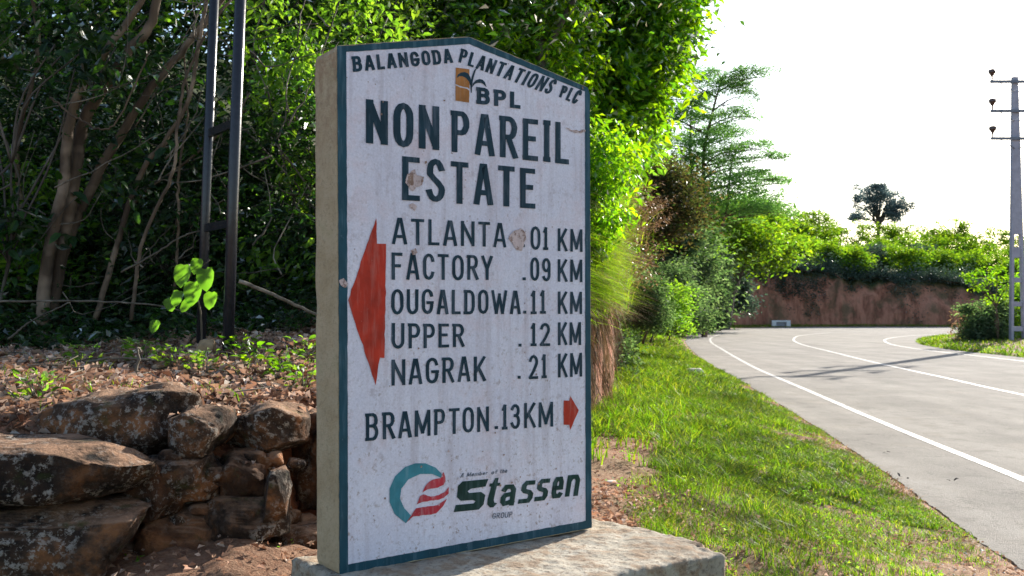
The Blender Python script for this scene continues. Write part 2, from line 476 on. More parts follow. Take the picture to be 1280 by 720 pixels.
RLINE = [(14.0, 0), (14.6, 10), (15.2, 22), (15.7, 32), (16.3, 40.2), (17.9, 47.5), (20.9, 55.2), (25.6, 62.4), (30.8, 66.6), (38, 69.3), (47, 69)]
FOOT = [(-14, -8), (-9, .5), (-4.5, 3.2), (-1.6, 4.04), (-.9, 4.60), (-.3, 5.4), (.15, 7.2), (.75, 10.5), (1.40, 14), (3.0, 28), (5.1, 44), (6.9, 54), (9.9, 68), (14.2, 82), (20.5, 91.5), (28, 95.5), (40, 96), (57, 92), (78, 82), (104, 68)]
OUTER = [(-80, -10), (-80, 10), (-80, 30), (-75, 60), (-68, 75), (-62, 85), (-58, 95), (-52, 105), (-48, 112), (-38, 125), (-25, 140), (-15, 150), (0, 165), (15, 180), (35, 200), (60, 215), (90, 215), (130, 210), (175, 190), (230, 150)]
HB = [.45, .45, .45, .47, .5, .6, 1.0, 2.0, 2.45, 2.3, 2.0, 1.8, 1.9, 3.2, 4.4, 4.9, 4.7, 4.2, 3.4, 3]          # height of the bank
HX = [0, 0, 0, 0, 0, .1, .5, .9, .9, .9, 1., .8, .6, .2, 0, 0, 0, 0, 0, 0]                                       # extra steep shoulder above it
ZF = [.5, .55, .6, .6, .58, .55, .5, .45, .42, .35, .3, .3, .25, .2, .15, .12, .1, .1, .1, .1]                     # foot height
SL = [.3, .3, .3, .3, .3, .3, .3, .3, .3, .3, .25, .22, .18, .13, .10, .09, .085, .075, .07, .06]                  # slope beyond
NT = 420
kf = np.linspace(0, len(FOOT) - 1, len(FOOT))
# finer sampling near the camera
tt = np.interp(np.linspace(0, 1, NT), [0, .08, .55, .8, 1], [0, 1.5, 9, 14.5, len(FOOT) - 1])
def at_t(vals):
    P = np.array(vals, float)
    return np.stack([np.interp(tt, kf, P[:, i]) for i in range(P.shape[1])], 1) if P.ndim == 2 else np.interp(tt, kf, P)
dense = smooth_path(FOOT, (len(FOOT) - 1) * 20 + 1)
dk = np.linspace(0, len(FOOT) - 1, len(dense))
footp = np.stack([np.interp(tt, dk, dense[:, 0]), np.interp(tt, dk, dense[:, 1])], 1)
outp = at_t(OUTER); hb = at_t(HB); hx = at_t(HX); zf = at_t(ZF); sl = at_t(SL)
ed = smooth_path(EDGE, 900)
edp = np.array([ed[np.argmin(((ed - p) ** 2).sum(1))] for p in footp])
for _ in range(12):
    edp[1:-1] = (edp[:-2] + edp[1:-1] * 2 + edp[2:]) / 4

def fbm(x, y, z=0, s=1.0, o=4):
    return noise.fractal(Vector((x * s, y * s, z)), 0.9, 2.1, o)

def verge_pt(i, s):
    """i: float index along NT, s: 0 road edge .. 1 foot of the bank"""
    i = np.clip(i, 0, NT - 1.001); a = i.astype(int); f = (i - a)[:, None]
    e = edp[a] * (1 - f) + edp[a + 1] * f; q = footp[a] * (1 - f) + footp[a + 1] * f
    z0 = zf[a] * (1 - f[:, 0]) + zf[a + 1] * f[:, 0]
    p = e + (q - e) * s[:, None]
    z = z0 * np.clip(s, 0, 1) ** .75 - .02 * (s < .02)
    bump = .035 * np.sin(p[:, 0] * 2.3 + 1.3 * np.sin(p[:, 1] * 1.7)) * np.sin(p[:, 1] * 1.9 + p[:, 0]) + .018 * np.sin(p[:, 0] * 7.1 + p[:, 1] * 3) * np.sin(p[:, 1] * 6.3)
    z = z + bump * np.minimum(1, s * 5)
    return np.column_stack([p, z])

def strip(rows):
    R, K = rows.shape[:2]
    V = rows.reshape(-1, 3)
    idx = np.arange(R * K).reshape(R, K)
    F = np.stack([idx[:-1, :-1], idx[1:, :-1], idx[1:, 1:], idx[:-1, 1:]], -1).reshape(-1, 4)
    return V, F

# big ground sheet
g = Geo()
n_ = 24
ax = np.linspace(-1500, 1500, n_)
rows = np.array([[[x, y, -.6] for y in ax] for x in ax])
V, F = strip(rows)
g_obj = tri_mesh('ground', V, F, M['soil_dark']); tag(g_obj, kind='structure')

# verge
ss = np.linspace(-.03, 1.02, 40)
rows = np.stack([verge_pt(np.arange(NT, dtype=float), np.full(NT, s)) for s in ss], 1)
V, F = strip(rows)
V = V.copy()
V[:, 2] += np.array([.012 * fbm(v[0], v[1], 0, 6, 3) for v in V])
verge = tri_mesh('verge', V, F, M['verge']); tag(verge, kind='structure')

# hillside with the soil bank and the red road cutting
SO = [0, .04, .1, .18, .28, .4, .6, .85, 1.1, 1.4, 2, 2.8, 3.8, 5, 7, 10, 14, 20, 28, 40, 60, 90, 130, 180]
dirs = outp - footp
dl = np.linalg.norm(dirs, axis=1); dirs /= dl[:, None]
rows = np.zeros((NT, len(SO), 3))
for i in range(NT):
    fx, fy = footp[i]
    for j, s in enumerate(SO):
        sw = s
        x, y = footp[i] + dirs[i] * s
        k = min(1, s / .4)
        hbi = hb[i] + (0 if hb[i] < 2.6 else 1.7 * fbm(fx, fy, 9, .12, 4) + .25 * fbm(fx, fy, 2, .7, 3))
        h = hbi * (k ** .55)
        if s > .4: h += hx[i] * min(1, (s - .4) / .9) ** .8
        h += .05 * min(s, 4) + max(0, s - 4) * sl[i] * (1 if s < 40 else 40 / s)
        if j > 0:
            am = (min(.34, .05 + hb[i] * .18) if hb[i] < 2.6 else 1.25) if s < 1.5 else .12
            # gullies and bulges in the bank face
            q = fbm(fx * 1.0, fy * 1.0, h * .35, 1.6, 5) * am
            q += fbm(x, y, h, 5, 3) * .03
            if s < 1.2:
                wv = math.sin(math.pi * min(1, (s + .1) / 1.2))
                x += dirs[i][0] * q * 1.4 * wv; y += dirs[i][1] * q * 1.4 * wv
            h += q * (.25 if s < 2 else .8) * (1 + (s > 10) * 3)
            if hb[i] > 3 and s < 1.2:      # the tall cutting leans back
                x += dirs[i][0] * k * 1.6; y += dirs[i][1] * k * 1.6
        rows[i, j] = (x, y, zf[i] - .05 * (j == 0) + h)
V, F = strip(rows)
hill = tri_mesh('hillside', V, F, M['hill']); tag(hill, kind='structure')
bvh = BVHTree.FromPolygons([tuple(v) for v in V], [tuple(f) for f in F.tolist()])
def hz(x, y, d=0.0):
    r = bvh.ray_cast(Vector((x, y, 90)), Vector((0, 0, -1)))
    return r[0].z if r[0] is not None else d

# road and its markings
def pl(P, n): return smooth_path(P, n)
a = pl(EDGE, 260); b = pl(REDGE, 260)
def road_z(x, y): return 0.0
rows = np.zeros((900, 9, 3))
a = pl(EDGE, 900); b = pl(REDGE, 900)
jit = np.array([.03 * fbm(p[0], p[1], 3, 1.7, 4) + .022 * fbm(p[0], p[1], 6, 9, 3) for p in a])
for k in range(9):
    f = k / 8
    rows[:, k, :2] = a * (1 - f) + b * f
rows[:, 0, 0] += jit
V, F = strip(rows)
# thickness at the left edge of the asphalt
low = rows[:, 0].copy(); low[:, 2] = -.08
V2 = np.vstack([V, low]); nb = len(V)
F2 = [[i * 9, nb + i, nb + i + 1, (i + 1) * 9] for i in range(899)]
road = tri_mesh('road', V2, np.vstack([F, np.array(F2)]), M['road'], smooth=False); tag(road, kind='structure')

def marking(P, wd, name='lane_marking', n=200):
    p = pl(P, n); T = np.gradient(p, axis=0); T /= np.linalg.norm(T, axis=1)[:, None]
    N = np.stack([-T[:, 1], T[:, 0]], 1)
    e1 = np.array([.008 * fbm(q[0], q[1], 5, 5, 3) for q in p])[:, None]
    L = p + N * (wd / 2 + e1); R = p - N * (wd / 2 - e1)
    rows = np.zeros((n, 2, 3)); rows[:, 0, :2] = L; rows[:, 1, :2] = R; rows[:, :, 2] = .004
    V, F = strip(rows)
    o = tri_mesh(name, V, F, M['line_paint'], smooth=False); o['kind'] = 'structure'
    return o
marking(WLINE, .11); marking(CLINE, .12); marking(RLINE, .11)

# inner verge right of the road
rp = pl(REDGE, 160)
T = np.gradient(rp, axis=0); T /= np.linalg.norm(T, axis=1)[:, None]
rows = np.zeros((160, 10, 3))
offs = [0, .3, .8, 1.6, 3, 5, 8, 12, 18, 25]
tgt = np.array([60.0, 25.0])
for i in range(160):
    d = tgt - rp[i]; L = np.linalg.norm(d); d = d / L
    for j, o_ in enumerate(offs):
        q = rp[i] + d * min(o_ - .05, L * .95)
        rows[i, j] = (q[0], q[1], (-.03 if j == 0 else .05 + .05 * min(o_, 5)) + (.05 * fbm(q[0], q[1], 1, .8, 3) if j else 0))
V, F = strip(rows[:, ::-1])
rv = tri_mesh('inner_verge', V, F, M['verge']); tag(rv, kind='structure')
RV = rows
bvr = BVHTree.FromPolygons([tuple(v) for v in V], [tuple(f) for f in F.tolist()])
def rz(x, y):
    r = bvr.ray_cast(Vector((x, y, 30)), Vector((0, 0, -1)))
    return r[0].z if r[0] is not None else 0

# ------------------------------------------------------------ the sign (board plane coordinates in metres: u right, v up)
U = Vector((0.80363, 0.59507, 0.0088)); VV = Vector((-0.01042, -0.00071, 0.99995)); NN = Vector((0.59504, -0.80367, 0.00563))
OUT= [(0.0021, -0.0007), (1.1131, 0.0009), (1.1312, 1.7398), (1.1198, 1.7676), (0.5434, 1.8844), (0.004, 1.7686)]
INN= [(0.0329, 0.0261), (1.0816, 0.0305), (1.1046, 1.7496), (0.543, 1.8568), (0.0394, 1.7535)]
WORDS=[
  ('BALANGODA', (0.0598, 1.7401), (0.4619, 1.8257), (0.0654, 1.6875), (0.4718, 1.7744)) ,
  ('PLANTATIONS', (0.5074, 1.834), (0.968, 1.774), (0.4928, 1.7817), (0.9187, 1.7126)) ,
  ('PLC', (0.9882, 1.7591), (1.0961, 1.7485), (0.9671, 1.7105), (1.0532, 1.6887)) ,
  ('BPL', (0.5734, 1.6992), (0.7776, 1.7048), (0.5727, 1.6366), (0.7767, 1.6416)) ,
  ('NON', (0.1136, 1.6003), (0.4115, 1.6079), (0.1123, 1.4474), (0.4098, 1.4485)) ,
  ('PAREIL', (0.4595, 1.6002), (1.0189, 1.6114), (0.4578, 1.4483), (1.0163, 1.4456)) ,
  ('ESTATE', (0.2538, 1.4153), (0.8473, 1.4168), (0.2524, 1.2605), (0.8451, 1.2634)) ,
  ('ATLANTA', (0.2134, 1.1983), (0.7048, 1.2001), (0.2126, 1.1049), (0.7036, 1.1079)) ,
  ('.', (0.7737, 1.1236), (0.7929, 1.1242), (0.7735, 1.1099), (0.7927, 1.1105)) ,
  ('01', (0.8189, 1.1949), (0.9073, 1.1933), (0.8177, 1.1035), (0.906, 1.1044)) ,
  ('KM', (0.9534, 1.1911), (1.0811, 1.1924), (0.9521, 1.1009), (1.0796, 1.1011)) ,
  ('FACTORY', (0.2091, 1.077), (0.6385, 1.0746), (0.2083, 0.9816), (0.6374, 0.9842)) ,
  ('.', (0.7758, 0.997), (0.7969, 0.9973), (0.7757, 0.9848), (0.7968, 0.985)) ,
  ('09', (0.8173, 1.0737), (0.9175, 1.0735), (0.816, 0.9837), (0.9162, 0.983)) ,
  ('KM', (0.9516, 1.0705), (1.0792, 1.0717), (0.9503, 0.9817), (1.0778, 0.9812)) ,
  ('OUGALDOWA', (0.208, 0.9505), (0.7694, 0.9467), (0.2072, 0.8617), (0.7682, 0.8569)) ,
  ('.', (0.778, 0.8705), (0.7971, 0.8703), (0.7778, 0.8574), (0.797, 0.8572)) ,
  ('11', (0.8155, 0.9468), (0.8918, 0.9461), (0.8143, 0.8564), (0.8906, 0.8556)) ,
  ('KM', (0.9498, 0.9441), (1.0751, 0.9435), (0.9485, 0.8556), (1.0737, 0.8542)) ,
  ('UPPER', (0.2069, 0.8312), (0.5101, 0.8233), (0.2061, 0.7411), (0.5092, 0.7393)) ,
  ('.', (0.7535, 0.7448), (0.7725, 0.7443), (0.7533, 0.7333), (0.7723, 0.7328)) ,
  ('12', (0.8138, 0.8203), (0.9099, 0.8202), (0.8126, 0.7324), (0.9086, 0.7305)) ,
  ('KM', (0.948, 0.8221), (1.069, 0.8218), (0.9466, 0.7324), (1.0676, 0.7301)) ,
  ('NAGRAK', (0.2058, 0.7065), (0.6031, 0.7033), (0.205, 0.6158), (0.6019, 0.6108)) ,
  ('.', (0.7481, 0.6239), (0.767, 0.623), (0.7479, 0.6119), (0.7669, 0.6109)) ,
  ('21', (0.8044, 0.6997), (0.8923, 0.6991), (0.8032, 0.6082), (0.891, 0.6069)) ,
  ('KM', (0.9462, 0.7003), (1.0712, 0.6991), (0.9448, 0.6068), (1.0698, 0.6038)) ,
  ('BRAMPTON', (0.1033, 0.5258), (0.6153, 0.5178), (0.1026, 0.4323), (0.6142, 0.4254)) ,
  ('.', (0.638, 0.4422), (0.66, 0.4414), (0.6379, 0.4303), (0.6598, 0.4295)) ,
  ('13', (0.6738, 0.5185), (0.7618, 0.5158), (0.6727, 0.4252), (0.7606, 0.4221)) ,
  ('KM', (0.7771, 0.5184), (0.9214, 0.5148), (0.7758, 0.4224), (0.92, 0.4178)) ,
  ('a', (0.6738, 0.2222), (0.7446, 0.218), (0.6599, 0.1445), (0.7277, 0.1377)) ,
  ('s', (0.766, 0.2245), (0.8307, 0.2204), (0.742, 0.1414), (0.8132, 0.1381)) ,
  ('s', (0.8416, 0.2222), (0.904, 0.2189), (0.8203, 0.1402), (0.8872, 0.1376)) ,
  ('e', (0.9191, 0.2216), (0.9756, 0.2189), (0.9012, 0.1403), (0.9613, 0.1382)) ,
  ('n', (0.9899, 0.2236), (1.0593, 0.2197), (0.9716, 0.1405), (1.0405, 0.1367)) ,
  ('AMember', (0.4922, 0.284), (0.6088, 0.2792), (0.4857, 0.2677), (0.6051, 0.2659)) ,
  ('of', (0.6256, 0.2791), (0.6538, 0.2803), (0.6229, 0.264), (0.6495, 0.2653)) ,
  ('the', (0.6652, 0.28), (0.6995, 0.2798), (0.6629, 0.2639), (0.6952, 0.2634)) ,
  ('GROUP', (0.6288, 0.121), (0.7205, 0.1158), (0.625, 0.1007), (0.715, 0.0943)) ,
]
ARROW_L= [(0.0399, 0.9099), (0.1498, 1.1945), (0.1509, 1.1055), (0.1872, 1.1049), (0.1791, 0.7122), (0.1582, 0.7116), (0.1425, 0.62)]
ARROW_R= [(0.9737, 0.5161), (1.0022, 0.5144), (1.0086, 0.5297), (1.0502, 0.4734), (1.0066, 0.3978), (1.0008, 0.4187), (0.9723, 0.4209)]
RING= [(0.4052, 0.2916), (0.3806, 0.3152), (0.3387, 0.3343), (0.2972, 0.3385), (0.2562, 0.3297), (0.2155, 0.3012), (0.1939, 0.2619), (0.1935, 0.2156), (0.213, 0.1725), (0.2577, 0.1345), (0.2784, 0.1582), (0.2515, 0.188), (0.2349, 0.2221), (0.2406, 0.2565), (0.2693, 0.2855), (0.3175, 0.2991), (0.3663, 0.294), (0.4072, 0.2746)]
RED= [[(0.3238, 0.2339), (0.3379, 0.2542), (0.3555, 0.2701), (0.3802, 0.2751), (0.4015, 0.2752), (0.4131, 0.2968), (0.4215, 0.2779), (0.4242, 0.2625), (0.4141, 0.2498), (0.3905, 0.2423), (0.3588, 0.2429)], [(0.3027, 0.1951), (0.3154, 0.2213), (0.3293, 0.2273), (0.3585, 0.2144), (0.3938, 0.2161), (0.4188, 0.2252), (0.4355, 0.2389), (0.4352, 0.216), (0.415, 0.2028), (0.3724, 0.1996), (0.3269, 0.2004)], [(0.2578, 0.1363), (0.2784, 0.1582), (0.2991, 0.1808), (0.3442, 0.1816), (0.3863, 0.1811), (0.4279, 0.2), (0.4111, 0.1738), (0.379, 0.1522), (0.3369, 0.1523), (0.2852, 0.1543)]]
BIGS= [(0.4953, 0.2532), (0.61, 0.2496), (0.597, 0.2234), (0.5319, 0.2226), (0.517, 0.2153), (0.5243, 0.2079), (0.5766, 0.2059), (0.5956, 0.1925), (0.5871, 0.1585), (0.5658, 0.1427), (0.4567, 0.1473), (0.4651, 0.1716), (0.5436, 0.168), (0.5512, 0.1753), (0.5388, 0.1809), (0.4872, 0.1839), (0.4703, 0.1993), (0.4756, 0.2392)]
TEE= [(0.6406, 0.2496), (0.6571, 0.2491), (0.6517, 0.2305), (0.6646, 0.2299), (0.6608, 0.2194), (0.6479, 0.2192), (0.633, 0.1694), (0.6359, 0.1599), (0.6482, 0.1559), (0.6316, 0.1426), (0.6163, 0.1437), (0.6038, 0.1564), (0.6055, 0.1748), (0.6223, 0.2196), (0.6132, 0.2215), (0.6164, 0.2319), (0.6286, 0.2314)]
EMB_T= [(0.4829, 1.7596), (0.5428, 1.7614), (0.542, 1.6884), (0.5334, 1.6931), (0.5179, 1.6932), (0.5009, 1.6948), (0.4812, 1.6989)]
EMB_B= [(0.4811, 1.6943), (0.5008, 1.689), (0.5179, 1.6883), (0.5316, 1.6872), (0.5416, 1.6818), (0.54, 1.6378), (0.4805, 1.6381)]
LEAF1= [(0.5487, 1.6749), (0.5466, 1.6962), (0.5475, 1.7165), (0.5547, 1.7405), (0.5636, 1.7605), (0.5784, 1.7732), (0.5699, 1.7585), (0.5627, 1.7387), (0.5569, 1.7177), (0.5535, 1.6971), (0.5522, 1.6753)]
LEAF2= [(0.5524, 1.6955), (0.5589, 1.7122), (0.5719, 1.7249), (0.5877, 1.731), (0.6018, 1.7299), (0.6123, 1.7219), (0.6198, 1.7039), (0.6086, 1.7121), (0.5964, 1.7176), (0.5805, 1.7164), (0.5665, 1.7103), (0.5566, 1.6989)]
LEAF3= [(0.5466, 1.7005), (0.5395, 1.7155), (0.5269, 1.7268), (0.5115, 1.7314), (0.4978, 1.7296), (0.4858, 1.7214), (0.4911, 1.735), (0.5048, 1.7439), (0.522, 1.7483), (0.5357, 1.7452), (0.5459, 1.7336), (0.5513, 1.717), (0.5504, 1.7025)]
CHIPS= [[(0.2735, 1.3532), (0.3023, 1.3719), (0.3165, 1.3522), (0.3425, 1.3499), (0.3354, 1.3203), (0.3113, 1.3104), (0.2967, 1.293), (0.2779, 1.3083), (0.2638, 1.3238)], [(0.7105, 1.1413), (0.7305, 1.1685), (0.7694, 1.1834), (0.7972, 1.1666), (0.791, 1.1262), (0.7739, 1.099), (0.7462, 1.1026), (0.73, 1.1287)], [(0.2801, 1.2459), (0.2964, 1.2533), (0.3125, 1.241), (0.3028, 1.2265), (0.2866, 1.2339)], [(0.3363, 1.4077), (0.3606, 1.4139), (0.3653, 1.3975), (0.3428, 1.3858)], [(1.0754, 1.763), (1.094, 1.7728), (1.1023, 1.7569), (1.0874, 1.7457)], [(0.9859, 1.5944), (1.0362, 1.5855), (1.0726, 1.5864), (1.1047, 1.5952), (1.1046, 1.5876), (1.0725, 1.577), (1.0336, 1.5788)], [(0.2782, 1.3453), (0.2945, 1.3589), (0.302, 1.3429), (0.2941, 1.3176), (0.2808, 1.3167)], [(0.0084, 0.9804), (0.0214, 0.9844), (0.0387, 0.9689), (0.0325, 0.9531), (0.0126, 0.957)], [(0.2852, 1.0857), (0.3044, 1.0945), (0.3138, 1.0782), (0.2946, 1.0695)]]
SIGN_O = Vector((-.5765, 3.33, .6727))
sign = empty('estate_sign', SIGN_O)
tag(sign, 'tall white concrete road sign with teal border and painted distances, arrows and logos', 'road sign')
def su(u, v, n=0.0):
    return U * u + VV * v + NN * n      # local to the sign

TH = .17
bm = bmesh.new()
def round_outline(P, rad=.018):
    out = []
    n = len(P)
    for i in range(n):
        a, b, c = Vector(P[i - 1]), Vector(P[i]), Vector(P[(i + 1) % n])
        d1 = (a - b); d2 = (c - b)
        r = min(rad, d1.length * .45, d2.length * .45)
        p, q = b + d1.normalized() * r, b + d2.normalized() * r
        for t in (0, .5, 1):
            out.append(tuple((p * (1 - t) + b * t) * (1 - t) + (b * (1 - t) + q * t) * t))
    return out
OUTC = [(.0, -.004), (1.1131, -.002), (1.1312, 1.7398), (1.1198, 1.7676), (0.5434, 1.8844), (0.004, 1.7686)]
# slab: subdivided rim so its edges can be uneven
def subdiv(P, step=.05):
    out = []
    for i in range(len(P)):
        a, b = np.array(P[i]), np.array(P[(i + 1) % len(P)])
        k = max(1, int(np.linalg.norm(b - a) / step))
        for j in range(k): out.append(tuple(a + (b - a) * j / k))
    return out
ol = subdiv(round_outline(OUTC, .02), .03)
layers = [0, -.012, -.05, -.09, -.13, -TH + .015, -TH]
vs = []
for li, dpt in enumerate(layers):
    ring = []
    for (x, y) in ol:
        cx, cy = .56, .9
        k = 1 - (.006 if li in (0, len(layers) - 1) else 0)
        q = .004 * noise.noise(Vector((x * 14, y * 14, dpt * 20))) if li else 0
        dx, dy = x - cx, y - cy
        L = math.hypot(dx, dy)
        if li == 0: k = 1
        ring.append(bm.verts.new(su(cx + dx * (k + q / L), cy + dy * (k + q / L), dpt)))
    vs.append(ring)
bm.faces.new(vs[0])
bm.faces.new(list(reversed(vs[-1])))
for a_, b_ in zip(vs[:-1], vs[1:]):
    for i in range(len(a_)):
        j = (i + 1) % len(a_)
        bm.faces.new((a_[j], a_[i], b_[i], b_[j]))
bmesh.ops.recalc_face_normals(bm, faces=bm.faces)
me = bpy.data.meshes.new('slab'); bm.to_mesh(me); bm.free()
slab = link('slab', me, M['plaster'], sign)

def poly(name, P, mat, n0, parent=sign, thick=0.0, wob=0.0, step=.02):
    """flat painted shape on the board"""
    Q = subdiv(P, step) if wob else P
    if wob: Q = [(x + wob * noise.noise(Vector((x * 60, y * 60, 1))), y + wob * noise.noise(Vector((x * 60, y * 60, 9)))) for x, y in Q]
    bm = bmesh.new()
    v = [bm.verts.new(su(x, y, n0)) for x, y in Q]
    for t in tessellate_polygon([[Vector((x, y, 0)) for x, y in Q]]):
        bm.faces.new([v[k] for k in t])
    bm.normal_update()
    for f in bm.faces:
        if f.normal.dot(NN) < 0: f.normal_flip()
    me = bpy.data.meshes.new(name); bm.to_mesh(me); bm.free()
    return link(name, me, mat, parent)

INR = subdiv(round_outline(INN, .006), .03)
panel = poly('painted_panel', INN, M['board'], .0012)
# border: ring of quads between outline and panel, corner to corner
bm = bmesh.new()
Oc = [OUTC[0], OUTC[1], OUTC[2], OUTC[3], OUTC[4], OUTC[5]]
Ic = [INN[0], INN[1], INN[2], INN[2], INN[3], INN[4]]
ro = lambda L: [tuple(p) for p in L]
No = 6
for i in range(No):
    j = (i + 1) % No
    o1, o2, i1, i2 = map(np.array, (Oc[i], Oc[j], Ic[i], Ic[j]))
    kk = max(1, int(np.linalg.norm(o2 - o1) / .02))
    prev = None
    for s in range(kk + 1):
        t = s / kk
        p = o1 + (o2 - o1) * t; q = i1 + (i2 - i1) * t
        c0 = np.array([.56, .9])
        p = p + (c0 - p) / np.linalg.norm(c0 - p) * (.0035 + .003 * noise.noise(Vector((p[0] * 40, p[1] * 40, 2))))
        q = q + (c0 - q) / np.linalg.norm(c0 - q) * (.002 + .0025 * noise.noise(Vector((q[0] * 30, q[1] * 30, 5))))
        a_ = bm.verts.new(su(*p, .0024)); b_ = bm.verts.new(su(*q, .0024))
        if prev and (np.linalg.norm(i2 - i1) > 1e-6 or True):
            try: bm.faces.new((prev[0], a_, b_, prev[1]))
            except ValueError: pass
        prev = (a_, b_)
bmesh.ops.remove_doubles(bm, verts=bm.verts, dist=1e-5)
for f in bm.faces:
    f.normal_update()
    if f.normal.dot(NN) < 0: f.normal_flip()
me = bpy.data.meshes.new('border'); bm.to_mesh(me); bm.free()
link('border', me, M['border'], sign)

# ---- hand lettering: strokes in a unit box
def arc(cx, cy, rx, ry, a0, a1, n=8):
    return [(cx + rx * math.cos(math.radians(a0 + (a1 - a0) * i / n)), cy + ry * math.sin(math.radians(a0 + (a1 - a0) * i / n))) for i in range(n + 1)]
def oval(r=.30):
    return arc(.5, 1 - r, .5, r, 0, 180) + arc(.5, r, .5, r, 180, 360)
G = {
 'A': (1.0, [[(0, 0), (.42, 1), (.58, 1), (1, 0)], [(.17, .27), (.83, .27)]]),
 'B': (.95, [[(.04, 0), (.04, 1)], [(-.06, 1), (.6, 1)] + arc(.6, .77, .34, .23, 80, -90, 6)[1:] + [(.1, .54)], [(.5, .54)] + arc(.6, .27, .4, .27, 85, -90, 7) + [(-.06, 0)]]),
 'C': (.9, [arc(.5, .72, .5, .28, 10, 180) + arc(.5, .28, .5, .28, 180, 350)]),
 'D': (.95, [[(.05, 0), (.05, 1)], [(-.08, 1), (.5, 1)] + arc(.5, .7, .5, .3, 85, 0, 5) + arc(.5, .3, .5, .3, 0, -90, 6) + [(-.08, 0)]]),
 'E': (.85, [[(1, 1), (.0, 1)], [(.03, 1), (.03, 0)], [(0, 0), (1, 0)], [(.0, .53), (.8, .53)]]),
 'F': (.85, [[(1, 1), (0, 1)], [(.03, 1), (.03, 0)], [(0, .52), (.78, .52)]]),
 'G': (.95, [arc(.5, .72, .5, .28, 12, 180) + arc(.5, .28, .5, .28, 180, 360), [(1, .26), (1, .45)], [(.55, .45), (1.08, .45)]]),
 'I': (.42, [[(.5, 0), (.5, 1)], [(0, 1), (1, 1)], [(0, 0), (1, 0)]]),
 'K': (1.0, [[(.03, 0), (.03, 1)], [(.08, .38), (.95, 1)], [(.36, .56), (1, 0)]]),
 'L': (.8, [[(.03, 1), (.03, 0)], [(0, 0), (1, 0)]]),
 'M': (1.25, [[(0, 0), (.02, 1)], [(.04, .96), (.5, .12)], [(.5, .12), (.96, .96)], [(.98, 1), (1, 0)]]),
 'N': (1.0, [[(0, 0), (0, 1)], [(.03, .95), (.97, .05)], [(1, 1), (1, 0)]]),
 'O': (.95, [oval() + [(1, .7)]]),
 'P': (.9, [[(.04, 0), (.04, 1)], [(-.06, 1), (.55, 1)] + arc(.58, .74, .42, .26, 80, -90, 7) + [(.1, .48)]]),
 'R': (.95, [[(.04, 0), (.04, 1)], [(-.06, 1), (.52, 1)] + arc(.55, .75, .4, .25, 80, -90, 7) + [(.1, .5)], [(.5, .48), (1, 0)]]),
 'S': (.9, [arc(.5, .76, .46, .24, 15, 170, 6) + [(.06, .66), (.35, .55), (.7, .44), (.95, .32)] + arc(.5, .25, .5, .25, 0, -165, 8)]),
 'T': (.9, [[(0, 1), (1, 1)], [(.5, 1), (.5, 0)]]),
 'U': (.95, [[(0, 1), (0, .3)] + arc(.5, .28, .5, .28, 180, 360, 8)[1:] + [(1, 1)]]),
 'W': (1.45, [[(0, 1), (.26, 0)], [(.26, 0), (.5, .85)], [(.5, .85), (.74, 0)], [(.74, 0), (1, 1)]]),
 'Y': (.95, [[(0, 1), (.5, .45)], [(1, 1), (.5, .45)], [(.5, .45), (.5, 0)]]),
 '0': (.9, [oval(.32) + [(1, .68)]]),
 '1': (.5, [[(.1, .84), (.55, 1)], [(.55, 1), (.55, 0)], [(0, 0), (1, 0)]]),
 '2': (.85, [arc(.5, .74, .48, .26, 165, -20, 8) + [(.5, .3), (.02, .02)], [(0, 0), (1, 0)]]),
 '3': (.85, [arc(.48, .76, .45, .24, 160, -60, 8) + [(.45, .54)], [(.45, .54)] + arc(.48, .28, .5, .28, 60, -160, 8)]),
 '9': (.9, [oval(.24)[:0] + arc(.5, .72, .48, .28, 0, 360, 14), [(.98, .75), (.98, .35)] + arc(.5, .26, .48, .26, 0, -150, 7)]),
 '.': (1.0, [[(.3, .5), (.7, .5)]]),
 'a': (1, [[(.06, .82), (.22, .98), (.75, .98), (.97, .8), (.97, 0)], [(.95, .56), (.2, .5), (.02, .34), (.04, .12), (.2, 0), (.6, .06), (.95, .16)]]),
 's': (1, [[(1.0, 1), (.3, 1), (.08, .86), (.08, .64), (.25, .55), (.75, .47), (.93, .36), (.93, .16), (.75, 0), (0, 0)]]),
 'e': (1, [[(.05, .48), (.95, .48), (.95, .8), (.78, 1), (.25, 1), (.04, .8), (.04, .2), (.22, 0), (.8, 0), (.92, .08)]]),
 'n': (1, [[(.02, 0), (.02, 1)], [(.06, .8), (.3, 1), (.75, 1), (.97, .8), (.97, 0)]]),
 'm': (1.3, [[(0, 0), (0, .65)], [(0, .6), (.3, .65), (.5, .5), (.5, 0)], [(.5, .5), (.8, .65), (1, .5), (1, 0)]]),
 'b': (.8, [[(0, 1), (0, 0)], arc(.5, .32, .48, .32, 170, -170, 10)]),
 'r': (.6, [[(0, 0), (0, .65)], [(0, .5), (.5, .65), (1, .6)]]),
 'o': (.8, [arc(.5, .32, .5, .32, 0, 360, 10)]),
 'f': (.6, [[(1, .95), (.6, 1), (.4, .8), (.4, 0)], [(0, .62), (.9, .62)]]),
 't': (.6, [[(.4, 1), (.4, .1), (.7, 0), (1, .08)], [(0, .66), (.9, .66)]]),
 'h': (.8, [[(0, 1), (0, 0)], [(0, .5), (.5, .65), (1, .5), (1, 0)]]),
 'e2': (.8, [[(0, .32), (1, .34), (.9, .58), (.5, .66), (.1, .55), (0, .32), (.15, .06), (.55, 0), (.95, .08)]]),
}
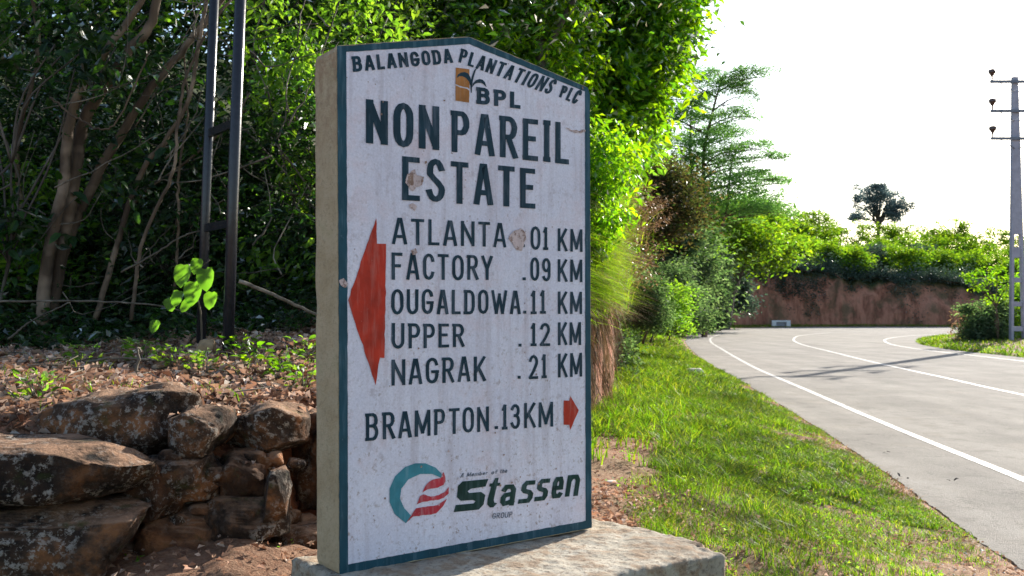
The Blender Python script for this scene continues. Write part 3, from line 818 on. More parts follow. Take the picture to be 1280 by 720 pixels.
def stroke_poly(pts):
    """unit-width ribbon in pen space -> left and right rows"""
    P = [np.array(pts[0], float)]
    for p in pts[1:]:
        if np.linalg.norm(np.array(p) - P[-1]) > 1e-3: P.append(np.array(p, float))
    P = np.array(P); n = len(P)
    closed = np.linalg.norm(P[0] - P[-1]) < 1e-2 and n > 6
    D = P[1:] - P[:-1]; D /= np.linalg.norm(D, axis=1)[:, None]
    L, R = [], []
    for i in range(n):
        if i == 0: d0, d1 = (D[-1] if closed else D[0]), D[0]
        elif i == n - 1: d0, d1 = D[-1], (D[0] if closed else D[-1])
        else: d0, d1 = D[i - 1], D[i]
        n0 = np.array([-d0[1], d0[0]]); n1 = np.array([-d1[1], d1[0]])
        m = n0 + n1; m /= np.linalg.norm(m) + 1e-9
        k = min(1.5, 1 / max(.3, m @ n1))
        q = P[i]
        if not closed:
            if i == 0: q = q - d1 * .46
            if i == n - 1: q = q + d0 * .46
        L.append(q + m * .5 * k); R.append(q - m * .5 * k)
    return L, R
def lettering(name, words, mat, n0=.0030, parent=sign):
    V, F = [], []
    for (text, TL, TR, BL, BR, pu, pv) in words:
        TL, TR, BL, BR = map(np.array, (TL, TR, BL, BR))
        keys = []
        for c in text: keys.append(c)
        if text == 'the': keys = ['t', 'h', 'e2']
        if text == 'AMember': keys = ['A', None, 'M', 'e2', 'm', 'b', 'e2', 'r']
        if text == 'of': keys = ['o', 'f']
        Wm = (np.linalg.norm(TR - TL) + np.linalg.norm(BR - BL)) / 2
        Hm = (np.linalg.norm(TL - BL) + np.linalg.norm(TR - BR)) / 2
        gap = .26
        tot = sum((G[k][0] if k else .5) for k in keys) + gap * (len(keys) - 1)
        x = 0
        for ci, k in enumerate(keys):
            wd = (G[k][0] if k else .5)
            x0, x1 = x / tot, (x + wd) / tot
            x += wd + gap
            if not k: continue
            lw = (x1 - x0) * Wm
            jx = rnd.uniform(-.02, .02); jy = rnd.uniform(-.012, .012)
            for si, st in enumerate(G[k][1]):
                pts = [((pu / 2 + a * (lw - pu)) / pu, (pv / 2 + b * (Hm - pv)) / pv) for a, b in st]
                Lr, Rr = stroke_poly(pts)
                b0 = len(V)
                for q in [z for pair in zip(Lr, Rr) for z in pair]:
                    a = q[0] * pu / lw; b = q[1] * pv / Hm
                    fx = x0 + (a + jx) * (x1 - x0); fy = b + jy
                    fx += .004 * noise.noise(Vector((q[0] * 1.7, q[1] * 1.7, ci * 3 + si)))
                    p = BL * (1 - fx) * (1 - fy) + BR * fx * (1 - fy) + TL * (1 - fx) * fy + TR * fx * fy
                    V.append(su(p[0], p[1], n0 + si * .00025))
                for i in range(len(Lr) - 1):
                    F.append((b0 + 2 * i, b0 + 2 * i + 1, b0 + 2 * i + 3, b0 + 2 * i + 2))
    me = bpy.data.meshes.new(name)
    me.from_pydata(V, [], F)
    me.update()
    return link(name, me, mat, parent)

PEN = {0: (.013, .0098), 1: (.013, .0098), 2: (.013, .0098), 3: (.020, .0135), 4: (.029, .020), 5: (.0265, .019), 6: (.0265, .019)}
for i in range(31):
    pu, pv = PEN.get(i, (.0136, .0106))
    if WORDS[i][0] == '.': pu, pv = .014, .011
    lettering('lettering', [(*WORDS[i], pu, pv)], M['letter'])
for i in range(31, 36): lettering('lettering', [(*WORDS[i], .0235, .0165)], M['letter_green'])
for i in range(36, 40): lettering('lettering', [(*WORDS[i], .0036, .0028)], M['fine_letter'])
poly('letter_s', BIGS, M['letter_green'], .003)
poly('letter_t', TEE, M['letter_green'], .003)
o = poly('left_arrow', ARROW_L, M['red_paint'], .003, wob=.004); o.name = 'arrow'; o['label'] = 'large red arrow pointing left'
o = poly('arrow', ARROW_R, M['red_paint'], .003, wob=.003); o['label'] = 'small red arrow pointing right'
poly('logo_ring', RING, M['teal_paint'], .003)
for r_ in RED: poly('logo_flame', r_, M['crimson_paint'], .0033, wob=.003, step=.008)
poly('emblem_block', EMB_T, M['ochre_paint'], .003)
poly('emblem_block', EMB_B, M['ochre_paint'], .003)
for L_ in (LEAF3, LEAF1, LEAF2): poly('emblem_leaf', L_, M['letter'], .0034)
# chipped and stained spots
cm = [M['chip_pale'], M['chip_pale'], M['chip_pale'], M['chip_brown'], M['chip_brown'], M['chip_pale'], M['chip_brown'], M['chip_pale'], M['chip_pale']]
for k_, (c_, mm) in enumerate(zip(CHIPS, cm)):
    if k_ in (3, 4): c_ = [(np.array(c_).mean(0) + (np.array(p) - np.array(c_).mean(0)) * .5).tolist() for p in c_]
    poly('paint_chip', c_, mm, .0042 + .0003 * (k_ == 6), wob=.006, step=.006)
for k_ in range(46):
    u_ = rnd.uniform(.05, 1.07); v_ = rnd.random() ** 1.6 * 1.7 + .05
    if rnd.random() < .35: v_ = rnd.uniform(.05, .42)
    r_ = rnd.uniform(.0015, .005)
    P_ = [(u_ + r_ * rnd.uniform(.5, 1.3) * math.cos(a), v_ + r_ * rnd.uniform(.5, 1.4) * math.sin(a)) for a in np.linspace(0, 2 * math.pi, 8, endpoint=False)]
    poly('paint_speck', P_, M['chip_brown'] if rnd.random() < .7 else M['chip_pale'], .0047)

# ------------------------------------------------------------ the concrete plinth under the sign
def ring_extrude(name, rings, mat, parent=None, bev=0):
    bm = bmesh.new()
    R = [[bm.verts.new(p) for p in r] for r in rings]
    bm.faces.new(R[0]); bm.faces.new(list(reversed(R[-1])))
    for a_, b_ in zip(R[:-1], R[1:]):
        for i in range(len(a_)):
            j = (i + 1) % len(a_); bm.faces.new((a_[j], a_[i], b_[i], b_[j]))
    bmesh.ops.recalc_face_normals(bm, faces=bm.faces)
    me = bpy.data.meshes.new(name); bm.to_mesh(me); bm.free()
    return link(name, me, mat, parent)
# plan: four corners of the block
u2 = np.array([U.x, U.y]); n2 = np.array([NN.x, NN.y]); u2 /= np.linalg.norm(u2); n2 /= np.linalg.norm(n2)
s0 = np.array([SIGN_O.x, SIGN_O.y])
def pp(u, n): return s0 + u2 * u + n2 * n
cor = [pp(-.42, .50), pp(1.14, .50), pp(1.135, -.02), pp(1.07, -.30), pp(-.42, -.34)]
ZT = .672
def plinth():
    N = 150; K = 76
    bm = bmesh.new()
    # grid in (u, n), clipped to the block by mapping
    us = np.linspace(-.035, 1.33, N); ns = np.linspace(-.30, .545, K)
    rows = []
    for i, u in enumerate(us):
        r = []
        for j, n_ in enumerate(ns):
            ue = u - max(0, (u - .9) / .43) * .05 * max(0, (n_ + .05 - .2) / .4) ** 1.5 - max(0, (u - .9) / .43) * .09 * max(0, (.15 - n_) / .45)
            p = pp(ue, n_)
            e = min(u + .035, 1.33 - u, n_ + .30, .545 - n_)
            z = ZT - .010 * max(0, 1 - e / .018) ** 2
            z += .006 * fbm(p[0], p[1], 0, 6, 4) + .004 * fbm(p[0], p[1], 2, 22, 3)
            if e < .05: z += .007 * fbm(p[0], p[1], 4, 16, 3)
            # a cracked and sunken corner
            cd = math.hypot((u - 1.33) * 1.0, (n_ - .545) * 1.0)
            if cd < .13 + .05 * noise.noise(Vector((u * 20, n_ * 20, 0))): z -= .010 + .006 * noise.noise(Vector((u * 40, n_ * 40, 0)))
            r.append((p[0] + .004 * noise.noise(Vector((u * 30, n_ * 30, 3))), p[1] + .004 * noise.noise(Vector((u * 30, n_ * 30, 7))), z))
        rows.append(r)
    top = np.array(rows)
    V, F = strip(top)
    V = V.tolist(); F = [tuple(f) for f in F.tolist()]
    idx = np.arange(N * K).reshape(N, K)
    per = list(idx[:, 0]) + list(idx[-1, 1:]) + list(idx[-2::-1, -1]) + list(idx[0, -2:0:-1])
    prev = per
    for li, zz in enumerate([.648, .60, .5, .4, .28, .1]):
        cur = []
        for q in per:
            x, y, z = V[q]
            a = noise.noise(Vector((x * 12, y * 12, zz * 12))) * .012 + noise.noise(Vector((x * 40, y * 40, zz * 40))) * .005
            cx_, cy_ = pp(.36, .1); d = np.array([x - cx_, y - cy_]); d /= np.linalg.norm(d)
            V.append([x + d[0] * a, y + d[1] * a, zz]); cur.append(len(V) - 1)
        m_ = len(per)
        for i in range(m_):
            j = (i + 1) % m_
            F.append((prev[i], prev[j], cur[j], cur[i]))
        prev = cur
    me = bpy.data.meshes.new('concrete_plinth'); me.from_pydata([tuple(v) for v in V], [], F); me.update()
    bm = bmesh.new(); bm.from_mesh(me); bmesh.ops.recalc_face_normals(bm, faces=bm.faces); bm.to_mesh(me); bm.free()
    return link('concrete_plinth', me, M['concrete'], None, True)
pb = plinth()
tag(pb, 'rough sunlit concrete base block with cracked corner under the sign', 'plinth')
sign.location.z -= 0.0

# ------------------------------------------------------------ the dry stone retaining wall
wall = empty('retaining_wall', (-1.5, 4.2, .6))
tag(wall, 'low wall of big dark lichened rocks below the leaf litter on the left', 'stone wall')
_ico = None
def ico_unit(sub=5):
    bm = bmesh.new(); bmesh.ops.create_icosphere(bm, subdivisions=sub, radius=1)
    V = np.array([v.co[:] for v in bm.verts]); F = np.array([[v.index for v in f.verts] for f in bm.faces]); bm.free()
    return V, F
IV5, IF5 = ico_unit(5); IV3, IF3 = ico_unit(3); IV2, IF2 = ico_unit(2)
def rock(name, c, dims, rot=0.0, tilt=0.0, seed=0, mat=None, parent=None, sq=.42, rough=1.0, unit=(None, None)):
    V, F = (IV5, IF5) if unit[0] is None else unit
    P = np.sign(V) * np.abs(V) ** sq
    P = P / np.maximum(1, np.abs(P).max(1))[:, None]
    d = np.array(dims) / 2
    rr = np.random.default_rng(int(seed) * 7 + 5)
    Q0 = P * d
    for _ in range(15):                      # broken, chiselled faces
        nn = rr.normal(0, 1, 3) / np.sqrt(d); nn /= np.linalg.norm(nn)
        sup = (Q0 @ nn).max()
        off = sup * rr.uniform(.70, .93)
        ex_ = np.maximum(0, Q0 @ nn - off)
        Q0 = Q0 - ex_[:, None] * nn * .93
    out = np.empty_like(P)
    s = min(d)
    for i, p in enumerate(Q0):
        q = Vector(p)
        sd_ = Vector((seed * 3.1, seed, 0))
        a = noise.fractal(q * 7 + sd_, .7, 2.2, 6) * .24
        r1 = 1 - abs(noise.noise(q * 9 + sd_ * 2)) * 2.4       # ridged pits
        a += (noise.noise(q * 2.2 / max(d) + sd_) * .22 - max(0, r1 - .55) * .22 + noise.noise(q * 45) * .03)
        out[i] = q * (1 + a * rough * s / q.length * .62)
    ca, sa = math.cos(rot), math.sin(rot); ct, st = math.cos(tilt), math.sin(tilt)
    x, y, z = out.T
    x, z = x * ct - z * st, x * st + z * ct
    x, y = x * ca - y * sa, x * sa + y * ca
    W = np.stack([x, y, z], 1) + np.array(c)
    return tri_mesh(name, W, F, mat, parent, True)
R_ = [  # x0,x1, z0,z1, front y, depth, rot, tilt, mat
 (-2.45, -1.40, .83, 1.045, 3.60, .62, .04, -.02, 'rock'),
 (-2.35, -1.36, .50, .795, 3.58, .62, .02, .03, 'rock'),
 (-2.0, -1.31, .925, 1.20, 4.12, .55, .30, .14, 'rock'),
 (-1.44, -1.19, .93, 1.14, 4.06, .42, .35, -.05, 'rock'),
 (-1.25, -.90, .935, 1.13, 4.22, .45, .45, .03, 'rock'),
 (-1.58, -1.20, .755, .945, 4.02, .42, .25, .05, 'rock'),
 (-1.26, -1.02, .70, .94, 4.10, .40, .35, -.03, 'rock_brown'),
 (-1.27, -.93, .60, .775, 3.98, .40, .25, .02, 'rock'),
 (-1.03, -.92, .66, .90, 4.02, .26, .4, -.12, 'rock'),
 (-1.58, -1.08, .42, .74, 3.95, .42, .25, .0, 'rock_brown'),
 (-1.06, -.55, .55, 1.06, 4.46, .5, .7, .0, 'rock_brown'),
 (-1.60, -1.34, .70, .93, 3.95, .40, .2, .1, 'rock_brown'),
 (-1.02, -.70, .50, .64, 4.12, .3, .6, .0, 'rock_brown'),
 (-.75, -.10, .5, 1.02, 4.9, .5, .75, .05, 'rock_brown'),
 (-2.9, -2.2, .5, .95, 3.35, .6, .3, .05, 'rock'),
]
for i, (x0, x1, z0, z1, yf, dp, rt, tl, mm) in enumerate(R_):
    rock('stone', ((x0 + x1) / 2, yf + dp / 2, (z0 + z1) / 2), ((x1 - x0) * 1.03, dp, (z1 - z0) * 1.04), rt * .35, tl, i + 1, M[mm], wall, .5)
# small wedging stones
for i in range(44):
    x = rnd.uniform(-1.8, -.75)
    y = 4.12 + max(0, x + 1.3) * .6
    rock('stone', (x, y, rnd.uniform(.6, .95)), (rnd.uniform(.05, .13), .12, rnd.uniform(.04, .09)), rnd.uniform(-1, 1), 0, 40 + i, M['rock_brown' if i % 2 else 'rock'], wall, .7, 1, (IV3, IF3))

# ------------------------------------------------------------ black twin-post frame
pf = empty('steel_post_frame', (-1.84, 6.5, 1.2))
tag(pf, 'pair of tall glossy black steel posts joined by short rungs in front of the jungle', 'metal posts')
gz = hz(-1.86, 6.5)
def tube_obj(name, P, r, mat, parent=None, n=14, kind=None):
    q = Geo(); q.tube(P, r, n); return q.build(name, mat, parent)
tube_obj('post', [(-1.862, 6.5, gz - .3), (-1.83, 6.5, 2.2), (-1.745, 6.5, 4.9)], .037, M['black_paint'], pf, 20)
tube_obj('post', [(-2.165, 6.9, gz - .3), (-2.13, 6.9, 2.2), (-2.04, 6.9, 4.9)], .033, M['black_paint'], pf, 20)
for zz in (2.12, 2.78, 4.2):
    q = Geo(); 
    xa = -2.165 + (zz - 1.2) * .034; xb = -1.862 + (zz - 1.2) * .032
    q.box(((xa + xb) / 2, 6.7, zz), (.47, .03, .055), [[.6, .8, 0], [-.8, .6, 0], [0, 0, 1]])
    q.build('rung', M['black_paint'], pf, False)

# ------------------------------------------------------------ vegetation builders
def unit(v): return v / (np.linalg.norm(v, axis=-1, keepdims=True) + 1e-9)
def leaves(P, size, asp=.45, up=.6, droop=.3, fold=.18, big=False, dirs_=None):
    """one folded leaf at each point; returns V, F(tris)"""
    n = len(P)
    size = np.broadcast_to(size, (n,)) * rg.uniform(.65, 1.3, n)
    th = rg.uniform(0, 2 * math.pi, n)
    d = np.stack([np.cos(th), np.sin(th), rg.normal(-droop, .45, n)], 1) if dirs_ is None else dirs_
    d = unit(d)
    nr = unit(rg.normal(0, 1, (n, 3)) * (1 - up) + np.array([0, 0, 1.]) * up)
    sd = unit(np.cross(nr, d)); nr = np.cross(d, sd)
    L = d * size[:, None]; W = sd * (size * asp * .5)[:, None]; H = nr * (size * fold)[:, None]
    if not big:
        V = np.stack([P, P + L * .42 + W + H, P + L, P + L * .42 - W + H], 1).reshape(-1, 3)
        b = np.arange(n)[:, None] * 4
        F = np.concatenate([b + [0, 2, 1], b + [0, 3, 2]])
    else:
        c1 = P + L * .4 + H * .1; c2 = P + L * .75 - H * .25; tip = P + L - H * 1.1
        V = np.stack([P, P + L * .25 + W * .8 + H * .5, P + L * .62 + W * .85 + H * .2, tip, P + L * .62 - W * .85 + H * .2, P + L * .25 - W * .8 + H * .5, c1, c2], 1).reshape(-1, 3)
        b = np.arange(n)[:, None] * 8
        F = np.concatenate([b + t for t in ([0, 6, 1], [1, 6, 2], [6, 7, 2], [2, 7, 3], [0, 5, 6], [5, 4, 6], [6, 4, 7], [4, 3, 7])])
    return V, F

def ell_pts(ells, n, shell=.55):
    """points in a set of ellipsoids (cx,cy,cz,rx,ry,rz), outward heavy"""
    vol = np.array([e[3] * e[4] * e[5] for e in ells]) ** .75
    k = rg.choice(len(ells), n, p=vol / vol.sum())
    E = np.array(ells)[k]
    u = unit(rg.normal(0, 1, (n, 3))); r = shell + (1 - shell) * rg.random(n) ** .7
    return E[:, :3] + u * r[:, None] * E[:, 3:]

def clumps(ells, nc, per, cr, flat=.6, shell=.55):
    c = ell_pts(ells, nc, shell)
    sc_ = rg.uniform(.6, 1.35, nc)
    i = np.repeat(np.arange(nc), per)
    P = c[i] + rg.normal(0, 1, (len(i), 3)) * (cr * sc_[i])[:, None] * np.array([1, 1, flat])
    return c, P

def limbs(base, tips, r0, crown_c, name='trunk', mat=None, parent=None, nb=14, lean=(0, 0), sides=8):
    q = Geo()
    base = np.array(base, float); top = np.array(crown_c, float)
    mid = base * .5 + top * .5 + np.array([rnd.uniform(-.1, .1), rnd.uniform(-.1, .1), 0]) * np.linalg.norm(top - base)
    tr = smooth_path([base, mid, top], 12)
    tr[1:] += np.random.default_rng(int(abs(base[0] * 100)) + 3).normal(0, 1, (11, 3)) * r0 * .25
    q.tube(tr, np.linspace(r0, r0 * .35, 12), sides)
    if len(tips):
        sel = rg.choice(len(tips), min(nb, len(tips)), replace=False)
        for k in sel:
            t = tips[k]; i = rnd.randint(4, 10)
            a = tr[i]; L = np.linalg.norm(t - a)
            m1 = a * .6 + t * .4 + np.array([0, 0, .12 * L]) + rg.normal(0, .05, 3) * L
            p = smooth_path([a, m1, t], 8)
            rr = r0 * (.5 - .025 * i)
            q.tube(p, np.linspace(max(rr, .01), .006, 8), 5)
    return q.build(name, mat or M['bark'], parent)

def plant(name, label, cat, base, ells, nc, per, cr, leaf, mat, group=None, trunk_r=.1, trunk_mat=None, asp=.45, up=.6,
          droop=.3, flat=.6, shell=.5, nb=14, big=False, tname='trunk', cname='crown', cc=None, bulge=True):
    root = empty(name, base)
    tag(root, label, cat, group)
    if bulge:
        ex = []
        for e in ells:
            for _ in range(3):
                a = rnd.uniform(0, 6.28); b_ = rnd.uniform(-.5, 1)
                f = rnd.uniform(.3, .5)
                ex.append((e[0] + math.cos(a) * e[3] * .75, e[1] + math.sin(a) * e[4] * .75, e[2] + b_ * e[5] * .7, e[3] * f, e[4] * f, e[5] * f))
        ells = [(e[0], e[1], e[2], e[3] * .88, e[4] * .88, e[5] * .9) for e in ells] + ex
    if cat == 'shrub':
        e = ells[0]
        ells = list(ells) + [(e[0] + o1 * e[3], e[1] - .4 * e[4], base[2] + .25 * e[5], e[3] * .6, e[4] * .6, e[5] * .35) for o1 in (-.6, .1, .7)]
    c, P = clumps(ells, nc, per, cr, flat, shell)
    V, F = leaves(P, leaf, asp, up, droop, big=big)
    tri_mesh(cname, V, F, mat, root, False)
    if cc is None: cc = np.mean([e[:3] for e in ells], axis=0)
    limbs(np.array(base) - np.array([0, 0, .3]), c, trunk_r, cc, tname, trunk_mat, root, nb)
    return root

def X(px, d): return (px - 640) / 1244 * d
def Z(py, d): return 1.55 - (py - 388) / 1244 * d

# ---- multi-stemmed tree at the left
mt = empty('many_stemmed_tree', (-3.7, 8.0, 1.3))
tag(mt, 'leaning many-stemmed tree with bare brown stems in the dark undergrowth at far left', 'tree')
D = 7.6
stems = [
 ([(52, 430), (58, 330), (76, 245), (83, 167), (93, 123), (113, 87), (140, 47), (173, 0), (205, -70)], .075, .03, 0),
 ([(62, 400), (80, 290), (93, 213), (100, 160), (117, 123), (140, 90), (160, 60), (182, 35), (193, 0), (205, -60)], .08, .045, .12),
 ([(58, 420), (80, 310), (113, 233), (133, 193), (153, 163), (180, 117), (207, 83), (240, 43), (270, 5), (310, -50)], .065, .032, .25),
 ([(120, 400), (150, 290), (175, 215), (205, 175), (233, 127), (245, 60), (262, -30)], .035, .018, .1),
 ([(165, 400), (178, 300), (215, 215), (222, 140), (240, 70), (290, -10)], .022, .012, -.2),
 ([(215, 400), (222, 300), (222, 215), (232, 150), (228, 60)], .02, .01, .3),
 ([(20, 400), (28, 300), (20, 180), (45, 60), (30, -30)], .04, .02, .6),
 ([(95, 420), (120, 340), (165, 255), (235, 200), (290, 150), (345, 105), (400, 60)], .022, .012, .9),
 ([(60, 120), (100, 150), (140, 155), (185, 60)], .012, .008, -.3),
]
stems = [(a, b * .68, c * .68, d) for a, b, c, d in stems]
for pts, r0, r1, dd in stems:
    P = [(X(x, D + dd), D + dd, Z(y, D + dd)) for x, y in pts]
    P = smooth_path(P, 40) + rg.normal(0, .004, (40, 3))
    tube_obj('stem', P, np.linspace(r0, r1, 40), M['bark'], mt, 10)
c, P = clumps([(-3.6, 8.6, 4.9, 1.9, 1.2, .9), (-2.6, 8.8, 5.3, 1.4, 1.2, .8)], 110, 55, .22)
V, F = leaves(P, .10, .5, .5, .3, big=False)
tri_mesh('crown', V, F, M['leaf_mid'], mt, False)
c, P = clumps([(-3.6, 7.9, 3.3, 1.3, .5, 1.0)], 34, 26, .16)
V, F = leaves(P, .09, .5, .5, .3, big=True)
tri_mesh('foliage', V, F, M['leaf_dark'], mt, False)

# bare twigs and lianas threading the undergrowth (each one a thing would be lost in the dark: one tangled mass)
q = Geo()
for i in range(120):
    x = rnd.uniform(-4.6, -1.2); y = rnd.uniform(7.1, 8.3); z = rnd.uniform(1.3, 4.4)
    L = rnd.uniform(.3, 1.3); a = rnd.uniform(0, math.pi); el = rnd.uniform(-.4, 1.3)
    d = np.array([math.cos(a) * math.cos(el), .25 * math.sin(a), math.sin(el)]) * L
    p0 = np.array([x, y, z]); k = rnd.uniform(-.25, .25) * L
    P = smooth_path([p0, p0 + d * .5 + np.array([k, 0, -abs(k)]), p0 + d], 9)
    P += rg.normal(0, .006, P.shape)
    q.tube(P, np.linspace(rnd.uniform(.003, .009), .0025, 9), 4)
o = q.build('tangled_twigs', M['twig']); tag(o, kind='stuff')
# the long bare liana and a few leaning dead sticks one can pick out
def stick(name, pts, d, r, label, mat='twig', cat='branch'):
    P = smooth_path([(X(x, d), d + .02 * i, Z(y, d)) for i, (x, y) in enumerate(pts)], 24) + rg.normal(0, .003, (24, 3))
    o = tube_obj(name, P, np.linspace(r, r * .6, 24), M[mat], None, 6)
    return tag(o, label, cat)
stick('liana', [(-60, 378), (60, 376), (150, 378), (210, 385), (240, 396)], 7.0, .009, 'thin straight dry vine running level across the dark undergrowth at left', cat='vine')
stick('leaning_branch', [(300, 352), (345, 370), (400, 395), (450, 410)], 6.4, .014, 'pale bare branch sloping down behind the left edge of the sign')
stick('leaning_branch', [(10, 425), (40, 400), (85, 378)], 6.9, .008, 'short dry stick sloping up below the level vine at far left')
stick('leaning_branch', [(150, 340), (190, 318), (225, 295), (255, 285)], 7.0, .008, 'thin brown twig rising towards the black posts')
stick('dry_stick', [(318, 505), (335, 485), (352, 452)], 5.6, .014, 'pale cut stick lying on leaf litter left of the sign')
stick('dry_stick', [(168, 470), (172, 450), (168, 436), (173, 440)], 5.6, .009, 'short upright grey stick in the leaf litter')
stick('dry_stick', [(60, 462), (110, 452), (140, 448), (185, 450)], 5.9, .010, 'long grey twig lying flat at the back of the litter')

# ---- undergrowth shrubs, each rooted on the bank
rows_ = []
sh = [(-5.3, 9.0, 1.6, 1.9), (-4.4, 8.5, 1.1, 1.2), (-3.5, 9.2, 1.3, 2.0), (-2.75, 8.4, .85, 1.1), (-2.2, 9.3, 1.1, 1.9), (-1.5, 8.4, .9, 1.3),
      (-3.1, 10.6, 1.7, 2.9), (-4.9, 11, 1.8, 3.0), (-1.6, 10.8, 1.4, 2.6), (-6.6, 10, 1.6, 2.6)]
posw = ['behind the many-stemmed tree', 'low at the far left edge', 'between the leaning stems', 'low left of the black posts', 'behind the black posts', 'just right of the black posts',
        'high behind the leaning stems', 'tall at the far left', 'tall behind the black posts', 'beyond the left picture edge']
for (x, y, rx, hgt), w_ in zip(sh, posw):
    gz = hz(x, y)
    es = [(x, y, gz + hgt * .5, rx, rx * .7, hgt * .55), (x + rnd.uniform(-.4, .4), y - .2, gz + hgt * .85, rx * .7, rx * .6, hgt * .3), (x, y - .3, gz + .35, rx * .8, .5, .3)]
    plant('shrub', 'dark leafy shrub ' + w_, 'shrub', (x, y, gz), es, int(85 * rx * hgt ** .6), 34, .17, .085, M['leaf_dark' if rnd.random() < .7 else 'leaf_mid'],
          'shrubs in the dark undergrowth', .035, M['bark_dark'], tname='stem', cname='foliage', shell=.35, nb=16)

plant('shrub', 'sunlit broad leaved shrub filling the gap between the posts and the sign top', 'shrub', (-1.7, 8.3, hz(-1.7, 8.3)), [(-1.75, 8.2, 3.5, .42, .4, .75), (-1.5, 8.4, 2.7, .35, .3, .5), (-1.3, 8.6, 3.9, .5, .4, .4)], 70, 30, .15, .095, M['leaf_mid'], 'shrubs in the dark undergrowth', .02, M['bark_dark'], tname='stem', cname='foliage', shell=.2, big=True, droop=.6)
plant('shrub', 'broad leaved sprays hanging among the leaning stems at top left', 'shrub', (-4.2, 7.9, hz(-4.2, 7.9)), [(-4.3, 7.4, 3.6, .5, .3, .45), (-3.2, 7.4, 3.5, .5, .3, .35), (-2.9, 7.6, 2.6, .4, .3, .3), (-3.9, 7.5, 2.2, .6, .3, .3)], 46, 20, .16, .12, M['leaf_dark'], 'shrubs in the dark undergrowth', .018, M['bark_dark'], tname='stem', cname='foliage', shell=.2, big=True, droop=.6)
# low undergrowth along the back of the litter: nobody could count it
P = []
while len(P) < 1500:
    x = rnd.uniform(-6.5, -.1); y = rnd.uniform(7.2, 10.5)
    z = hz(x, y, -9)
    if z > .9: P.append((x, y, z))
P = np.array(P); i = np.repeat(np.arange(len(P)), 30)
PT = P[i] + rg.normal(0, .14, (len(i), 3)) * np.array([1, 1, 0]) + np.array([0, 0, 1.]) * (rg.random(len(i)) ** 1.4 * (.10 + .38 * np.clip((P[i][:, 1] - 7.2) / 1.2, 0, 1)))[:, None]
V, F = leaves(PT, .075, .45, .5, .2)
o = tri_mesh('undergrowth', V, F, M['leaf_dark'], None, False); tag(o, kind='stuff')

# ---- forest trees behind
ft = [(-7.5, 13.5, 7.2, 2.6), (-5.2, 12.6, 6.4, 2.2), (-3.4, 14.0, 7.4, 2.6), (-1.6, 13.0, 6.9, 2.2), (.1, 14.6, 8.2, 2.4), (-6.2, 16.5, 9.5, 3.0), (-2.2, 17.0, 10., 3.1), (1.3, 18.0, 9.0, 2.5), (-9.5, 17, 9.5, 3.0)]
pw = ['at the far left behind the stems', 'above the many-stemmed tree', 'behind the black posts', 'behind the left shoulder of the sign', 'above the middle of the sign', 'deep in the wood at left', 'deep in the wood above the sign', 'behind the bright roadside tree', 'hidden beyond the left edge']
for (x, y, h, r), w_ in zip(ft, pw):
    gz = hz(x, y)
    es = [(x, y, gz + h * .70, r, r, h * .30), (x + .8, y - .8, gz + h * .42, r * .8, r * .7, h * .25), (x - .9, y - .4, gz + h * .35, r * .7, r * .7, h * .25)]
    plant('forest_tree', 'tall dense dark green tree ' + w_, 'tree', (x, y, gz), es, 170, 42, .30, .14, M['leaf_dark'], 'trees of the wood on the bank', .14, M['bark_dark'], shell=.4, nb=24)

# ---- the bright roadside trees behind the sign
es = [(-.5, 11.0, 4.9, 1.5, 1.0, 1.0), (-1.8, 10.6, 4.6, 1.0, .8, .8), (.35, 11.2, 4.6, .7, .8, 1.1), (.3, 11.0, 3.8, .6, .5, .6), (-.5, 10.4, 4.2, .9, .5, .4), (-1.2, 10.4, 4.3, .8, .4, .35)]
es = [(a * 1.32, b * 1.32, 1.55 + (c - 1.55) * 1.32, d * 1.32, e * 1.2, f * 1.32) for a, b, c, d, e, f in es]
plant('roadside_tree', 'green backlit tree leaning over the top of the sign', 'tree', (.5, 15.6, hz(.5, 15.6)), es, 520, 44, .21, .14, M['leaf_lime'],
      None, .11, M['bark'], shell=.25, nb=40, droop=.7, up=.35, asp=.42)
es = [(1.5, 17.5, 7.0, 1.7, 1.3, 1.7), (2.25, 17.2, 5.6, .85, 1., .9), (1.5, 16.8, 4.6, .8, 1, .8), (2.5, 17.8, 7.6, .9, 1.1, 1.6), (1.15, 16.4, 4.0, .6, .8, .8), (2.2, 17.5, 6.3, 1.1, 1, .7)]
plant('roadside_tree', 'bright lime green broad leaved tree rising right of the sign against the white sky', 'tree', (1.6, 18.4, hz(1.6, 18.4)), es, 560, 46, .24, .19, M['leaf_lime'],
      None, .14, M['bark'], shell=.2, nb=40, droop=.7, up=.35, asp=.45)
es = [(.6, 20.5, 8.0, 1.9, 1.2, 2.2), (1.9, 21, 7.2, 1.3, 1, 2.0), (2.0, 21, 5.0, 1.3, 1, 1.4), (-1.5, 19.0, 7.8, 2.2, 1.1, 2.0)]
plant('roadside_tree', 'darker broad leaved tree filling the gaps behind the bright lime one', 'tree', (1.0, 21.5, hz(1.0, 21.5)), es, 330, 46, .32, .22, M['leaf_mid'],
      None, .16, M['bark'], shell=.3, nb=40, droop=.6, up=.4)

# creeper hanging down beside the right edge of the sign
es = [(.95, 10.9, 3.1, .30, .5, .75), (1.15, 11.8, 3.3, .35, .5, .5), (1.0, 11.2, 2.5, .22, .4, .45)]
plant('creeper', 'yellow green leafy creeper hanging down just right of the sign', 'creeper', (.9, 11.8, hz(.9, 11.8)), es, 90, 40, .12, .085, M['leaf_lime'], None, .02, M['twig'], shell=.1, droop=.9, up=.2, tname='stem', cname='foliage', asp=.5)

